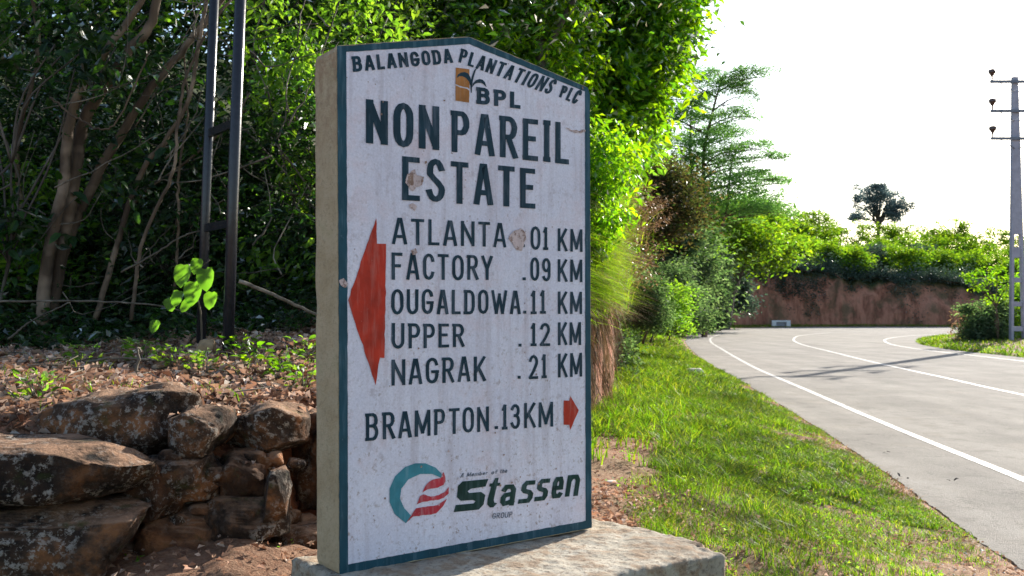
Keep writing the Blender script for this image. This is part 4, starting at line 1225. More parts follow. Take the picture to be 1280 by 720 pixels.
# ---- ribbons: grass blades with 3 segments
def blades(P, H, W, lean, mat, name, drop=0.0, dirx=None, parent=None, seg=3):
    n = len(P)
    th = rg.uniform(0, 2 * math.pi, n)
    ld = np.stack([np.cos(th), np.sin(th), np.zeros(n)], 1)
    if dirx is not None: ld = unit(ld * .55 + np.array(dirx))
    H = np.broadcast_to(H, (n,)) * rg.uniform(.5, 1.35, n); W = np.broadcast_to(W, (n,)) * rg.uniform(.7, 1.3, n)
    ln = lean * rg.uniform(.3, 1.6, n)
    side = np.cross(ld, [0, 0, 1.]); 
    tw = rg.normal(0, .5, n)[:, None]
    side = unit(side + ld * tw)
    cross_ = np.cross(ld, [0, 0, 1.]); curl = rg.normal(0, .32, n)
    rows = []
    for k in range(seg + 1):
        t = k / seg
        c = P + np.array([0, 0, 1.]) * (H * (t - drop * t * t))[:, None] + ld * (H * ln * t * t)[:, None] + cross_ * (H * curl * (t * t - .3 * t))[:, None]
        wv = (W * (1 - t) ** .7 if k < seg else W * 0)[:, None]
        if k < seg: rows += [c - side * wv / 2, c + side * wv / 2]
        else: rows += [c]
    V = np.stack(rows, 1); m = V.shape[1]; V = V.reshape(-1, 3)
    b = np.arange(n)[:, None] * m
    F = []
    for k in range(seg - 1):
        F += [b + [2 * k, 2 * k + 1, 2 * k + 3], b + [2 * k, 2 * k + 3, 2 * k + 2]]
    F += [b + [2 * seg - 2, 2 * seg - 1, 2 * seg]]
    return tri_mesh(name, V, np.concatenate(F), mat, parent, False)

# overhanging grass on the bank right of the sign, with dead roots below
bi = [i for i in range(NT) if 9.8 < footp[i][1] < 24]
def bank_pts(n, s0, s1, i0, i1, dz=.0):
    out = []
    k = rg.uniform(i0, i1, n).astype(int); s = rg.uniform(s0, s1, n)
    for a_, b_ in zip(k, s):
        p = footp[a_] + dirs[a_] * b_
        out.append((p[0], p[1], hz(p[0], p[1]) + dz))
    return np.array(out)
def tufts(nt, per, s0, s1, rad):
    c = bank_pts(nt, s0, s1, bi[0], bi[-1])
    i = np.repeat(np.arange(nt), per)
    return c, c[i] + rg.normal(0, rad, (len(i), 3)) * np.array([1, 1, .5])
c, P = tufts(1150, 30, .03, 1.5, .05)
P = P[P[:, 2] > 1.5 + rg.normal(0, .12, len(P))]
o = blades(P, .40, .021, .95, M['grass_lime'], 'overhanging_grass', drop=1.05, dirx=(.5, -.35, 0), seg=4)
tag(o, kind='stuff')
c, P = tufts(130, 20, .03, 1.2, .05)
P = P[P[:, 2] > 1.3]
o = blades(P, .55, .016, .9, M['straw'], 'dead_grass', drop=1.15, dirx=(.85, -.5, 0), seg=4)
tag(o, kind='stuff')
c, P = tufts(260, 13, .02, .30, .05)
P[:, 2] += rg.uniform(-.15, .25, len(P)); P = P[P[:, 2] < 1.75]
o = blades(P, .60, .014, .18, M['root'], 'hanging_roots', drop=1.9, dirx=(.7, -.5, 0), seg=4)
tag(o, kind='stuff')
c, P = tufts(130, 10, .02, .30, .05)
P[:, 2] += rg.uniform(-.3, .2, len(P)); P = P[P[:, 2] < 1.7]
o = blades(P, .55, .016, .2, M['bark'], 'dark_roots', drop=1.9, dirx=(.7, -.5, 0), seg=4)
tag(o, kind='stuff')
# dry plumed grasses leaning out over the verge
pw = ['just beyond the lime grass', 'highest on the bank edge', 'lowest of the plumed tussocks', 'furthest along the bank']
for k_, (px, py, d) in enumerate([(800, 285, 16.5), (792, 245, 17.5), (808, 330, 17), (822, 262, 20)]):
    x, z = X(px, d) - .45, Z(py, d) - .55
    r_ = empty('plume_grass', (x, d, z)); tag(r_, 'dry reddish plumed grass tussock ' + pw[k_], 'grass tussock', 'plumed grasses on the bank')
    q = rg.normal(0, .10, (70, 3)) + np.array([x, d, z])
    blades(q, .75, .012, .6, M['grass_lime'], 'blades', .3, (.8, -.3, 0), r_, 4)
    n = 22
    q = rg.normal(0, .14, (n, 3)) + np.array([x, d, z])
    blades(q, .95, .010, .65, M['straw'], 'stalks', .35, (.9, -.2, 0), r_, 4)
    tipP = []
    for i in range(n):
        for j in range(26):
            t = .6 + .4 * rnd.random()
            Hh = .95 * rnd.uniform(.8, 1.2)
            tipP.append(q[i] + np.array([Hh * .6 * t * t, -.1 * t + rnd.gauss(0, .02), Hh * (t - .35 * t * t)]) + rg.normal(0, .03, 3))
    V, F = leaves(np.array(tipP), .07, .16, .3, .5)
    tri_mesh('plumes', V, F, M['straw'], r_, False)

# ---- shrubs and trees along the far bank, left of the road
mid = [
 ('shrub', 'leafy green shrub at the foot of the bank behind the lime grass', 815, 22, 350, 412, 45, 'leaf_mid', .10, 130),
 ('shrub', 'brown green bushy shrub hanging from the bank where the verge narrows', 838, 28, 320, 412, 45, 'leaf_grey', .11, 150),
 ('shrub', 'rounded grey green shrub at the roadside near the bend', 836, 38, 335, 410, 34, 'leaf_grey', .13, 190),
 ('shrub', 'low dark shrub in the corner between bank trees and red cutting', 874, 70, 366, 408, 22, 'leaf_grey', .13, 130),
 ('shrub', 'small pale shrub climbing the left end of the red cutting', 915, 84, 345, 385, 20, 'leaf_farblue', .11, 110),
 ('shrub', 'dense green shrub right behind the plumed grass', 806, 19, 335, 410, 26, 'leaf_grey', .10, 120),
]
for nm, lb, px, d, y0, y1, hw, mm, ls, nc in mid:
    x = X(px, d); z1, z0 = Z(y0, d), Z(y1, d); w_ = hw / 1244 * d
    gz = hz(x, d); z0 = max(z0, .2)
    plant(nm, lb, 'shrub', (x, d + .3, z0), [(x, d, (z0 + z1) / 2, w_, w_, (z1 - z0) / 2), (x + w_ * .3, d - .2, z0 + .5, w_ * .8, w_, .5)], int(nc * 1.4), 36, .15 * d / 26, ls * d / 26, M[mm], 'shrubs along the roadside bank', .025, M['bark_dark'], tname='stem', cname='foliage', shell=.4)

mt_ = [  # px centre, depth, y top, y bottom, half width px, material
 ('rust brown crowned tree above the plumed grass', 822, 31, 195, 330, 50, 'leaf_rust'),
 ('dark tree with pale grey leaves where the verge meets the bend', 850, 46, 265, 405, 36, 'leaf_grey'),
 ('dark green tree at the left end of the red cutting', 870, 62, 305, 405, 28, 'leaf_grey'),
 ('deep green tree crowding behind the rust brown one', 795, 36, 180, 340, 45, 'leaf_mid'),
 ('broad green tree under the tall feathery tree', 905, 66, 245, 345, 62, 'leaf_far'),
 ('low spreading tree with flat top behind the bend', 945, 78, 252, 350, 46, 'leaf_far'),
 ('dark round tree behind the grey leaved one', 850, 56, 225, 345, 42, 'leaf_mid'),
]
for lb, px, d, y0, y1, hw, mm in mt_:
    x = X(px, d); z1, z0 = Z(y0, d), Z(y1, d); w_ = hw / 1244 * d
    cz = (z1 + z0) / 2; hh = (z1 - z0) / 2
    es = [(x, d, cz, w_ * .85, w_ * .8, hh * .85), (x - w_ * .3, d, cz + hh * .45, w_ * .55, w_ * .5, hh * .45), (x + w_ * .35, d - .5, cz - hh * .2, w_ * .6, w_ * .6, hh * .5), (x + w_ * .2, d, cz + hh * .65, w_ * .4, w_ * .4, hh * .35)]
    gz = hz(x, d + 1)
    plant('bank_tree', lb, 'tree', (x - 1.3 - .01 * d, d + 1.8, hz(x - 1.3 - .01 * d, d + 1.8)), es, 230, 44, .0125 * d, .0052 * d, M[mm], 'trees on the roadside bank', .003 * d + .05, M['bark_dark'], shell=.45, nb=30, flat=.5)

# scrub filling the foot of the bank between the verge and the trees
P = []
for i in range(NT):
    if 17 < footp[i][1] < 62:
        for _ in range(9):
            s = rnd.uniform(-.25, 1.0)
            p = footp[i] + dirs[i] * s
            P.append((p[0], p[1], hz(p[0], p[1]) if s > 0 else zf[i], .25 + .5 * rnd.random() + .2 * (s > .2)))
P = np.array(P); i = np.repeat(np.arange(len(P)), 34)
PT = P[i][:, :3] + rg.normal(0, .2, (len(i), 3)) * np.array([1, 1, .0]) + np.array([0, 0, 1.]) * (rg.random(len(i)) * P[i][:, 3])[:, None]
V, F = leaves(PT, .12, .4, .4, .3)
o = tri_mesh('foot_scrub', V, F, M['leaf_grey'], None, False); tag(o, kind='stuff')

# ---- tall feathery tree with layered sprays
D = 58
tb = empty('feathery_tree', (X(878, D), D, hz(X(878, D), D)))
tag(tb, 'tall open feathery tree with flat layered sprays standing against the white sky', 'tree')
q = Geo()
tr = smooth_path([(X(880, D), D, tb.location.z - .3), (X(884, D), D, Z(300, D)), (X(880, D), D, Z(200, D)), (X(893, D), D, Z(135, D)), (X(905, D), D, Z(92, D))], 24)
q.tube(tr, np.linspace(.19, .03, 24), 8)
tr2 = smooth_path([(X(882, D), D, Z(330, D)), (X(905, D), D - .5, Z(270, D)), (X(912, D), D - .5, Z(210, D)), (X(925, D), D, Z(180, D))], 16)
q.tube(tr2, np.linspace(.10, .02, 16), 6)
tr3 = smooth_path([(X(878, D), D, Z(300, D)), (X(866, D), D + .5, Z(200, D)), (X(868, D), D + .5, Z(120, D))], 16)
q.tube(tr3, np.linspace(.15, .03, 16), 6)
lay = [(915, 260, 55, 8), (895, 275, 55, 8), (850, 235, 40, 8), (890, 165, 36, 5), (885, 205, 44, 6), (860, 120, 30, 5), (905, 95, 40, 5), (935, 98, 34, 4), (880, 108, 48, 6), (905, 122, 38, 5), (872, 135, 44, 6), (915, 148, 30, 4), (868, 158, 44, 6), (905, 172, 34, 5), (938, 186, 30, 4), (962, 197, 24, 3), (880, 192, 44, 6),
       (850, 180, 40, 6), (900, 210, 44, 6), (940, 226, 42, 4), (965, 229, 20, 3), (872, 222, 40, 6), (905, 240, 50, 6), (935, 254, 44, 6), (880, 256, 40, 6), (955, 268, 34, 5), (845, 205, 34, 6), (848, 150, 30, 5)]
PP = []
for cx, cy, hw, th in lay:
    x, z = X(cx, D), Z(cy, D); w_ = hw / 1244 * D; t_ = th / 1244 * D
    dy = rnd.uniform(-w_ * .6, w_ * .6)
    a = tr[np.argmin(np.abs(tr[:, 2] - (z - .6)))]
    end = np.array([x + math.copysign(w_ * .75, x - a[0] + .01), D + dy, z])
    q.tube(smooth_path([a, (a + end) / 2 + np.array([0, 0, .25]), end], 8), np.linspace(.06, .012, 8), 5)
    th *= 1.7; t_ *= 1.7; tilt_ = rnd.uniform(-.18, .12)
    nb_ = int(30 * w_)
    for _ in range(nb_):
        u_ = rnd.uniform(-1, 1); cxx = x + u_ * w_; czz = z + tilt_ * u_ * w_ + t_ * (1 - u_ * u_) * 1.0 + rnd.gauss(0, t_ * .45)
        cyy = D + dy + rnd.uniform(-1, 1) * w_ * .6
        PP.append(rg.normal(0, 1, (34, 3)) * np.array([.26, .26, .09]) + np.array([cxx, cyy, czz]))
    for _ in range(7):
        u_ = rnd.uniform(-.8, .8)
        q.tube([end * .3 + a * .7, (x + u_ * w_, D + dy + rnd.uniform(-.5, .5), z)], [.02, .008], 4)
V, F = leaves(np.vstack(PP), .155, .32, .5, .2)
tri_mesh('crown', V, F, M['leaf_feather'], tb, False)
q.build('trunk', M['bark'], tb)

# ---- hillside wood above the red cutting
def px_top(px):   # skyline of the hillside crowns
    return np.interp(px, [860, 930, 980, 1010, 1040, 1080, 1120, 1160, 1200, 1240, 1280, 1400], [255, 262, 268, 276, 288, 286, 284, 290, 294, 302, 306, 318])
hill_desc = ['yellow green', 'mid green', 'olive green', 'deep green']
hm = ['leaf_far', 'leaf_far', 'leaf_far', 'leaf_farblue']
spots = []
for row, (d0, dy, hw) in enumerate([(103, 34, 20), (116, 16, 22), (132, 0, 24)]):
    px = 865 + row * 11
    while px < 1330:
        spots.append((px + rnd.uniform(-5, 5), d0 + rnd.uniform(-3, 4), dy + rnd.uniform(-6, 6), hw * rnd.uniform(.75, 1.25), row))
        px += hw * 1.45
rn = ['in the front row above the red cutting', 'in the middle row of the hillside wood', 'in the skyline row of the hill']
ords = 'first second third fourth fifth sixth seventh eighth ninth tenth eleventh twelfth thirteenth fourteenth fifteenth sixteenth seventeenth eighteenth nineteenth twentieth'.split()
cnt = {}
for k_, (px, d, dy, hw, row) in enumerate(spots):
    x = X(px, d); zt = Z(px_top(px) + dy - 19, d); w_ = hw / 1244 * d
    gz = hz(x, d)
    h = max(2.2, zt - gz)
    if row > 0 and 1060 < px < 1140: zt -= 1.1; h -= 1.0; h = max(h, 1.5)
    hh = min(h, 4.2)
    es = [(x, d, zt - hh * .5, w_, w_, hh * .5), (x + rnd.uniform(-.6, .6) * w_, d - 1, zt - h * .6, w_ * .9, w_, h * .4)]
    c_ = rnd.choice([0, 0, 1, 2]) if row else rnd.choice([1, 3, 2])
    cnt[row] = cnt.get(row, 0) + 1
    plant('hillside_tree', '%s tree, %s from left %s' % (hill_desc[c_], ords[cnt[row] - 1], rn[row]), 'tree', (x, d, gz), es, 84, 34, .40, .33, M[hm[c_]], 'trees of the hillside wood', .09, M['bark_dark'], shell=.4, nb=8, flat=.6)
# low bushes hanging over the lip of the cutting: nobody could count them
P = []
for i in range(NT):
    x, y = footp[i]
    if y > 70 and 12 < x < 70:
        for _ in range(13):
            s = rnd.choice([rnd.uniform(.9, 3), rnd.uniform(1.5, 14), rnd.uniform(.05, 1.2) if fbm(x, y, 7, .16, 3) > .12 else rnd.uniform(1.2, 3)])
            p = footp[i] + dirs[i] * s
            P.append((p[0] + rnd.uniform(-.6, .6), p[1], hz(p[0], p[1])))
P = np.array(P); P = P[rg.permutation(len(P))[:2600]]
i = np.repeat(np.arange(len(P)), 46)
hgt = rg.uniform(.3, 1.9, len(P))
PT = P[i] + np.abs(rg.normal(0, 1, (len(i), 3))) * np.array([0, 0, 1]) * (hgt[i] * .5)[:, None] + rg.normal(0, .42, (len(i), 3)) * np.array([1, 1, .4])
V, F = leaves(PT, .24, .4, .4, .4)
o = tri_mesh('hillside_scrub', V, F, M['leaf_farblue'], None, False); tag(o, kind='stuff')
P = []
for i in range(NT):
    if 44 < footp[i][1] < 92 and footp[i][0] < 24:
        for _ in range(26):
            s = rnd.uniform(.2, 9)
            p = footp[i] + dirs[i] * s
            P.append((p[0], p[1], hz(p[0], p[1])))
P = np.array(P)
i = np.repeat(np.arange(len(P)), 16)
PT = P[i] + rg.normal(0, .3, (len(i), 3)) * np.array([1, 1, .0]) + np.array([0, 0, 1.]) * rg.uniform(0, 1.0, len(i))[:, None]
V, F = leaves(PT, .22, .4, .4, .4)
o = tri_mesh('bank_scrub', V, F, M['leaf_grey'], None, False); tag(o, kind='stuff')

# lone skyline tree
D = 150
x0 = X(1098, D); zb = Z(289, D)
lt = empty('lone_tree', (x0, D, zb - 1.5)); tag(lt, 'lone dark open crowned tree standing on the skyline above the hillside', 'tree')
q = Geo(); PP = []
q.tube([(x0, D, zb - 1.5), (x0 + .1, D, zb + .8), (x0, D, zb + 2)], [.3, .24, .2], 7)
for k_ in range(46):
    a = rnd.uniform(-1.35, 1.35); L = rnd.uniform(2.4, 6.3) * (1 - .16 * abs(a)); b_ = rnd.uniform(-1, 1)
    e_ = np.array([x0 + math.sin(a) * L * 1.02, D + b_ * 2, zb + 1 + math.cos(a) * L * 1.02])
    q.tube(smooth_path([(x0, D, zb + rnd.uniform(.3, 1.8)), (x0 + math.sin(a) * L * .4, D + b_, zb + 1.2 + math.cos(a) * L * .5), e_], 7), np.linspace(.10, .03, 7), 5)
    for m_ in range(5):
        cc_ = e_ + rg.normal(0, .42, 3)
        PP.append(cc_ + rg.normal(0, 1, (42, 3)) * np.array([.34, .34, .2]))
V, F = leaves(np.vstack(PP), .36, .4, .5, .2)
tri_mesh('crown', V, F, M['leaf_haze'], lt, False)
q.build('trunk', M['bark_dark'], lt)

# ---- roadside shrubs by the pole
for lb, px, d, y0, hw, mm, nc, ls in [
 ('green rounded shrub at the foot of the power pole', 1232, 45.5, 378, 27, 'leaf_grey', 150, .17),
 ('taller yellow green shrub just left of the power pole', 1250, 46.5, 362, 18, 'leaf_far', 100, .2),
 ('pale dry bush at the left end of the pole shrubs', 1211, 48, 384, 14, 'straw', 60, .16),
 ('large green shrub behind and right of the power pole', 1286, 48, 345, 30, 'leaf_mid', 170, .2)]:
    x = X(px, d); gz = rz(x, d); z1 = Z(y0, d); w_ = hw / 1244 * d; h = z1 - gz
    plant('roadside_shrub', lb, 'shrub', (x, d, gz), [(x, d, gz + h * .5, w_, w_, h * .5), (x - w_ * .3, d - .3, gz + h * .25, w_ * .8, w_ * .8, h * .28)], nc, 40, .24, ls, M[mm], 'shrubs around the power pole', .04, M['bark_dark'], tname='stem', cname='foliage', shell=.3, nb=10)
D = 44.5
sp = empty('sapling', (X(1247, D), D, rz(X(1247, D), D))); tag(sp, 'young sapling with yellow green leaf clusters on bare stems beside the power pole', 'sapling')
q = Geo(); PP = []
for cx, cy in [(1212, 345), (1222, 340), (1235, 350), (1250, 350), (1256, 362), (1228, 360), (1243, 338), (1245, 375), (1262, 345), (1272, 330), (1216, 352)]:
    e_ = np.array([X(cx, D), D + rnd.uniform(-.4, .4), Z(cy, D)])
    q.tube(smooth_path([(X(1247, D), D, sp.location.z - .1), (X(1245, D), D, Z(385, D)), e_], 9), np.linspace(.03, .01, 9), 5)
    PP.append(e_ + rg.normal(0, 1, (60, 3)) * np.array([.16, .16, .1]))
V, F = leaves(np.vstack(PP), .17, .5, .6, .2)
tri_mesh('foliage', V, F, M['leaf_lime'], sp, False); q.build('stem', M['bark'], sp)

# ------------------------------------------------------------ power pole
D = 43.8
px0 = X(1271.5, D)
pole = empty('power_pole', (px0, D, 0)); tag(pole, 'tall tapered concrete power pole with ladder-like openings and three crossarms at right', 'power pole')
zb = rz(px0, D) - .4; zt = Z(95, D)
def hwid(z): return .34 - (.34 - .12) * (z - 0) / zt
q = Geo()
Zs = [zb, 12]
openings = [(Z(p1, D), Z(p0, D)) for p0, p1 in [(293, 309), (322, 347), (353, 377), (383, 408), (414, 432)]]
openings = sorted(openings)
# two flanges all the way up the pierced part, solid web between and above
zsolid = max(o_[1] for o_ in openings)
for s in (-1, 1):
    P = []
    z = zb; h0, h1 = hwid(zb), hwid(zsolid)
    v = []
    for (zz, hh) in ((zb, h0), (zsolid + .002, h1)):
        xo = px0 + s * hh; xi = px0 + s * (hh - .11)
        for (xx, yy) in ((xi, -.11), (xo, -.11), (xo, .11), (xi, .11)):
            v.append((xx, D + yy, zz))
    q.add(v, [[0, 1, 5, 4], [1, 2, 6, 5], [2, 3, 7, 6], [3, 0, 4, 7], [3, 2, 1, 0], [4, 5, 6, 7]])
q.build('pole_leg', M['pole'], pole, False)
edges_z = [zb] + [e for o_ in openings for e in o_] + [None]
lo = zb
for (a_, b_) in openings:
    if a_ - lo > .03:
        q = Geo(); zc = (lo + a_) / 2; q.box((px0, D, zc), (2 * hwid(zc) - .2, .16, a_ - lo)); q.build('rung', M['pole'], pole, False)
    lo = b_
q = Geo(); v = []
for (zz, hh, dd) in ((zsolid, hwid(zsolid) + .002, .11), (zt, hwid(zt), .085)):
    for (xx, yy) in ((-hh, -dd), (hh, -dd), (hh, dd), (-hh, dd)): v.append((px0 + xx, D + yy, zz))
q.add(v, [[0, 1, 5, 4], [1, 2, 6, 5], [2, 3, 7, 6], [3, 0, 4, 7], [3, 2, 1, 0], [4, 5, 6, 7]])
q.build('shaft', M['pole'], pole, False)
for k_, yy in enumerate((101.5, 138.5, 173)):
    z = Z(yy, D)
    q = Geo(); q.box((px0, D - .13, z), (2.28, .10, .12)); ca = q.build('crossarm', M['arm'], pole, False)
    for s in (-1, 1):
        q = Geo()
        prof = [(0, .03), (.14, .035), (.20, .05), (.24, .09), (.29, .10), (.31, .14), (.36, .16), (.38, .15), (.42, .17), (.47, .14), (.5, .06)]
        xx = px0 + s * 1.06
        q.tube([(xx, D - .13, z + .055 + h) for h, r in prof], [r for h, r in prof], 12)
        ins = q.build('insulator', M['insulator'], ca)
    q = Geo()
    q.tube([(px0 - .75, D - .13, z - .04), (px0 - .1, D - .13, z - .45)], [.02, .02], 5)
    q.tube([(px0 + .75, D - .13, z - .04), (px0 + .1, D - .13, z - .45)], [.02, .02], 5)
    q.build('brace', M['arm'], ca, False)

for s, sw_ in ((-1, 'left'), (1, 'right')):
    for yy, hw_ in ((101.5, 'top'), (138.5, 'middle'), (173, 'lowest')):
        z = Z(yy, D) + .5
        a_ = np.array([px0 + s * 1.06, D - .13, z])
        for e_, w3 in ((np.array([17. + s, -6, z + .6]), 'towards the camera'), (np.array([64. + s, 86, z + 1.5]), 'away behind the hill')):
            t_ = np.linspace(0, 1, 16)[:, None]
            P = a_ * (1 - t_) + e_ * t_; P[:, 2] -= 4 * .9 * (t_ * (1 - t_))[:, 0]
            o = tube_obj('power_cable', P, .008, M['wire'], None, 4)
            tag(o, 'thin sagging cable from the %s insulator of the %s crossarm %s' % (sw_, hw_, w3), 'cable', 'cables of the power pole')

# ------------------------------------------------------------ white culvert headwall at the bend
D = 91.5
x = X(976, D)
cz_ = .12
cw = empty('culvert_headwall', (x, D, cz_)); tag(cw, 'small white concrete culvert wall at the far side of the bend', 'low wall')
q = Geo(); q.box((x, D, cz_ + .44), (1.7, .25, .16)); q.build('coping', M['white_wall'], cw, False)
for s in (-1, 1):
    q = Geo(); q.box((x + s * .66, D, cz_ + .17), (.38, .3, .38)); q.build('end_block', M['white_wall'], cw, False)
q = Geo(); q.box((x - .05, D + .08, cz_ + .17), (.94, .08, .37)); q.build('parapet', M['pole'], cw, False)

# ------------------------------------------------------------ verge: grass, litter, stones
den = np.linalg.norm(footp - edp, axis=1) * np.gradient(np.r_[0, np.cumsum(np.linalg.norm(np.diff(footp, axis=0), axis=1))])
def verge_scatter(n, y0, y1, smin=.02, smax=.99):
    ok = (footp[:, 1] > y0) & (footp[:, 1] < y1) & (np.arange(NT) > 30)
    p = den * ok; p /= p.sum()
    i = rg.choice(NT, n, p=p) + rg.random(n)
    s = rg.uniform(smin, smax, n)
    return verge_pt(i, s), s
def vn(P, s, seed=0, o=3):
    return np.array([noise.fractal(Vector((p[0] * s, p[1] * s, seed)), .9, 2.1, o) for p in P])
def not_in(P):
    """keep clear of the plinth"""
    d = P[:, :2] - s0
    u = d @ u2; n_ = d @ n2
    return ~((u > -.5) & (u < 1.16) & (n_ > -.32) & (n_ < .55))
parts_ = []
for n, y0, y1, h, wd in ((165000, 1.5, 8, .072, .0046), (85000, 7, 16, .08, .008), (46000, 15, 34, .11, .018), (26000, 33, 98, .16, .04)):
    P, s = verge_scatter(n, y0, y1)
    if y0 < 20:
        a = vn(P, .55, 3); b_ = vn(P, 3.2, 8)
        bare = a * .9 + b_ * .7
        edge_bare = np.clip((.14 - s) / .14, 0, 1) * .7
        soilside = np.clip((s - .62) / .2, 0, 1) * 1.0 * (P[:, 1] < 9)
        lx = .42 + (P[:, 1] - 4.4) * .12; near = np.clip(1.15 - (P[:, 0] - lx) / .34, 0, 1) * (P[:, 1] < 8.0) * .7
        keep = (bare + edge_bare + soilside + near + rg.normal(0, .12, len(P)) < .47)
    else: keep = rg.random(len(P)) < np.clip(s * 8, .2, 1)
    keep &= not_in(P)
    P = P[keep]; s = s[keep]
    hh = h * (1 + .7 * np.clip(vn(P, 1.1, 20), -.7, 1.2)) * (1 + .9 * np.clip(vn(P, 6, 50, 2), -.6, 1)) * np.clip(.45 + s * 2.5, 0, 1.3)
    o = blades(P, hh, wd, 1.05, M['grass'], 'grass', .38, None, None, 3)
    tag(o, kind='stuff')
for n, y0, y1, h, wd in ((17000, 1.5, 9, .045, .004), (12000, 8, 20, .07, .008)):
    P, s = verge_scatter(n, y0, y1, .01, .9)
    keep = (rg.random(len(P)) < np.clip(1.1 - s * 2.2, .10, 1)) & not_in(P)
    P = P[keep]
    o = blades(P, h, wd, 1.1, M['straw'], 'dry_grass', .5); tag(o, kind='stuff')
# broad taller tufts along the foot of the bank
P, s = verge_scatter(9000, 7, 30, .6, 1.0)
a = vn(P, 1.6, 31)
P = P[a > .02]
o = blades(P, .22, .011, .7, M['grass'], 'tall_grass', .3); tag(o, kind='stuff')
P, s = verge_scatter(170, 3, 13, .25, .95); P = P[not_in(P)]
i = np.repeat(np.arange(len(P)), 16)
PT = P[i] + rg.normal(0, .045, (len(i), 3)) * np.array([1, 1, 0]) + np.array([0, 0, 1.]) * rg.uniform(.01, .09, len(i))[:, None]
V, F = leaves(PT, .026, .5, .6, -.2)
o = tri_mesh('low_weeds', V, F, M['leaf_mid'], None, False); tag(o, kind='stuff')
# inner verge grass
n = 16000
i = rg.integers(60, 135, n); f = rg.random(n) ** 1.3
j = (f * 6.99).astype(int); fr = (f * 6.99 - j)[:, None]
P = RV[i, j] * (1 - fr) + RV[i, j + 1] * fr
P = P + (RV[np.minimum(i + 1, 159), j] - RV[i, j]) * rg.random((n, 1))
P[:, 2] += .0
o = blades(P, .16, .04, .7, M['grass'], 'inner_grass', .25); tag(o, kind='stuff')

# ---- leaf litter on the terrace left of the sign, and green shoots in it
P = []
while len(P) < 20000:
    x = rnd.uniform(-3.6, -.1); y = rnd.uniform(3.9, 8.2)
    if rnd.random() > (1.15 - (y - 3.9) / 5.2): continue
    z = hz(x, y, -9)
    if z < .99 and rnd.random() < .7 or z < .9: continue
    P.append((x, y, z + rnd.random() ** 2 * .045))
P = np.array(P)
V, F = leaves(P, .055, .5, .72, 0, fold=.35, big=False)
o = tri_mesh('leaf_litter', V, F, M['litter'], None, False); tag(o, kind='stuff')
LP = []
for o_ in wall.children:
    mw = [ (v.co + Vector(wall.location), v.normal) for v in o_.data.vertices]
    for co_, n_ in mw:
        if n_.z > .8 and rnd.random() < .018 and co_.z > .8: LP.append((co_.x, co_.y, co_.z + .01))
V, F = leaves(np.array(LP), .04, .45, .85, 0, fold=.3)
o = tri_mesh('litter_on_stones', V, F, M['litter'], None, False); tag(o, kind='stuff')
q = Geo()
for k_ in range(420):
    p = P[rnd.randrange(len(P))]; a = rnd.uniform(0, math.pi); L = rnd.uniform(.06, .32)
    d = np.array([math.cos(a), math.sin(a), rnd.uniform(-.05, .25)]) * L
    p0 = p + np.array([0, 0, .012]); 
    q.tube([p0, p0 + d * .5 + rg.normal(0, .012, 3), p0 + d], [.004, .0035, .002], 4)
o = q.build('fallen_twigs', M['twig']); tag(o, kind='stuff')
k_ = rg.permutation(len(P))
sel = P[k_[:5000]]
sel = sel[(vn(sel, 1.7, 60) > .05)][:1300]
o = blades(sel, .085, .006, .8, M['grass'], 'green_shoots', .3); tag(o, kind='stuff')
# small broad-leaved weeds at the back of the litter
wl_ = [(320, 462, 'yellowish weed'), (352, 475, 'light green weed'), (215, 462, 'tiny green weed'), (258, 470, 'green weed'), (180, 455, 'spiky green weed'), (50, 505, 'small green weed'), (105, 462, 'low green weed'), (385, 455, 'bushy weed'), (300, 448, 'yellow green weed'), (380, 490, 'fine grassy weed')]
ww = ['growing in litter under the black posts', 'beside the pale cut stick', 'left of the black posts', 'growing in litter just left of the posts', 'beside the upright grey stick', 'alone in the brown litter at left', 'near the long grey twig', 'tucked against the left edge of the sign', 'right at the foot of the front black post', 'above the right-hand rocks']
for (px, py, lb), w2 in zip(wl_, ww):
    d = 6.6
    for dd in np.arange(4.0, 9, .05):
        if hz(X(px, dd), dd, -9) >= Z(py, dd) and hz(X(px, dd), dd, -9) > .95: d = dd; break
    x = X(px, d); z = hz(x, d)
    r_ = empty('weed', (x, d, z)); tag(r_, lb + ' ' + w2, 'weed', 'weeds in the leaf litter')
    n = 46
    th = rg.uniform(0, 2 * math.pi, n); rr = rg.random(n) * .10
    q_ = np.stack([x + rr * np.cos(th), d + rr * np.sin(th), z + .02 + rg.random(n) * .13], 1)
    dr = np.stack([np.cos(th), np.sin(th), rg.normal(.25, .3, n)], 1)
    V, F = leaves(q_, .055, .42, .5, 0, big=True, dirs_=dr)
    tri_mesh('foliage', V, F, M['leaf_lime' if 'yellow' in lb or 'light' in lb else 'leaf_mid'], r_, False)
    g_ = Geo()
    for i in range(6):
        a = rnd.uniform(0, 6.28); g_.tube([(x, d, z - .02), (x + .05 * math.cos(a), d + .05 * math.sin(a), z + .1)], [.003, .002], 4)
    g_.build('stem', M['twig'], r_)

# low mound of soil where the plinth runs into the bank at its left end
V, F = IV5 * np.array([.62, .50, .20]), IF5
V = np.array([[v[0] + .02 * noise.noise(Vector(v * 9)), v[1], v[2] * (1 + .25 * fbm(v[0], v[1], 3, 5, 4))] for v in V]) + np.array([-1.14, 3.90, .42])
o = tri_mesh('soil_mound', V, F, M['soil'], None, True); o['kind'] = 'structure'
V, F = leaves(V[(V[:, 2] > .53)][::3] + rg.normal(0, .02, (len(V[(V[:, 2] > .53)][::3]), 3)) * np.array([1, 1, 0]) + np.array([0, 0, .012]), .036, .4, .8, 0, fold=.35)
o = tri_mesh('mound_litter', V, F, M['litter'], None, False); tag(o, kind='stuff')

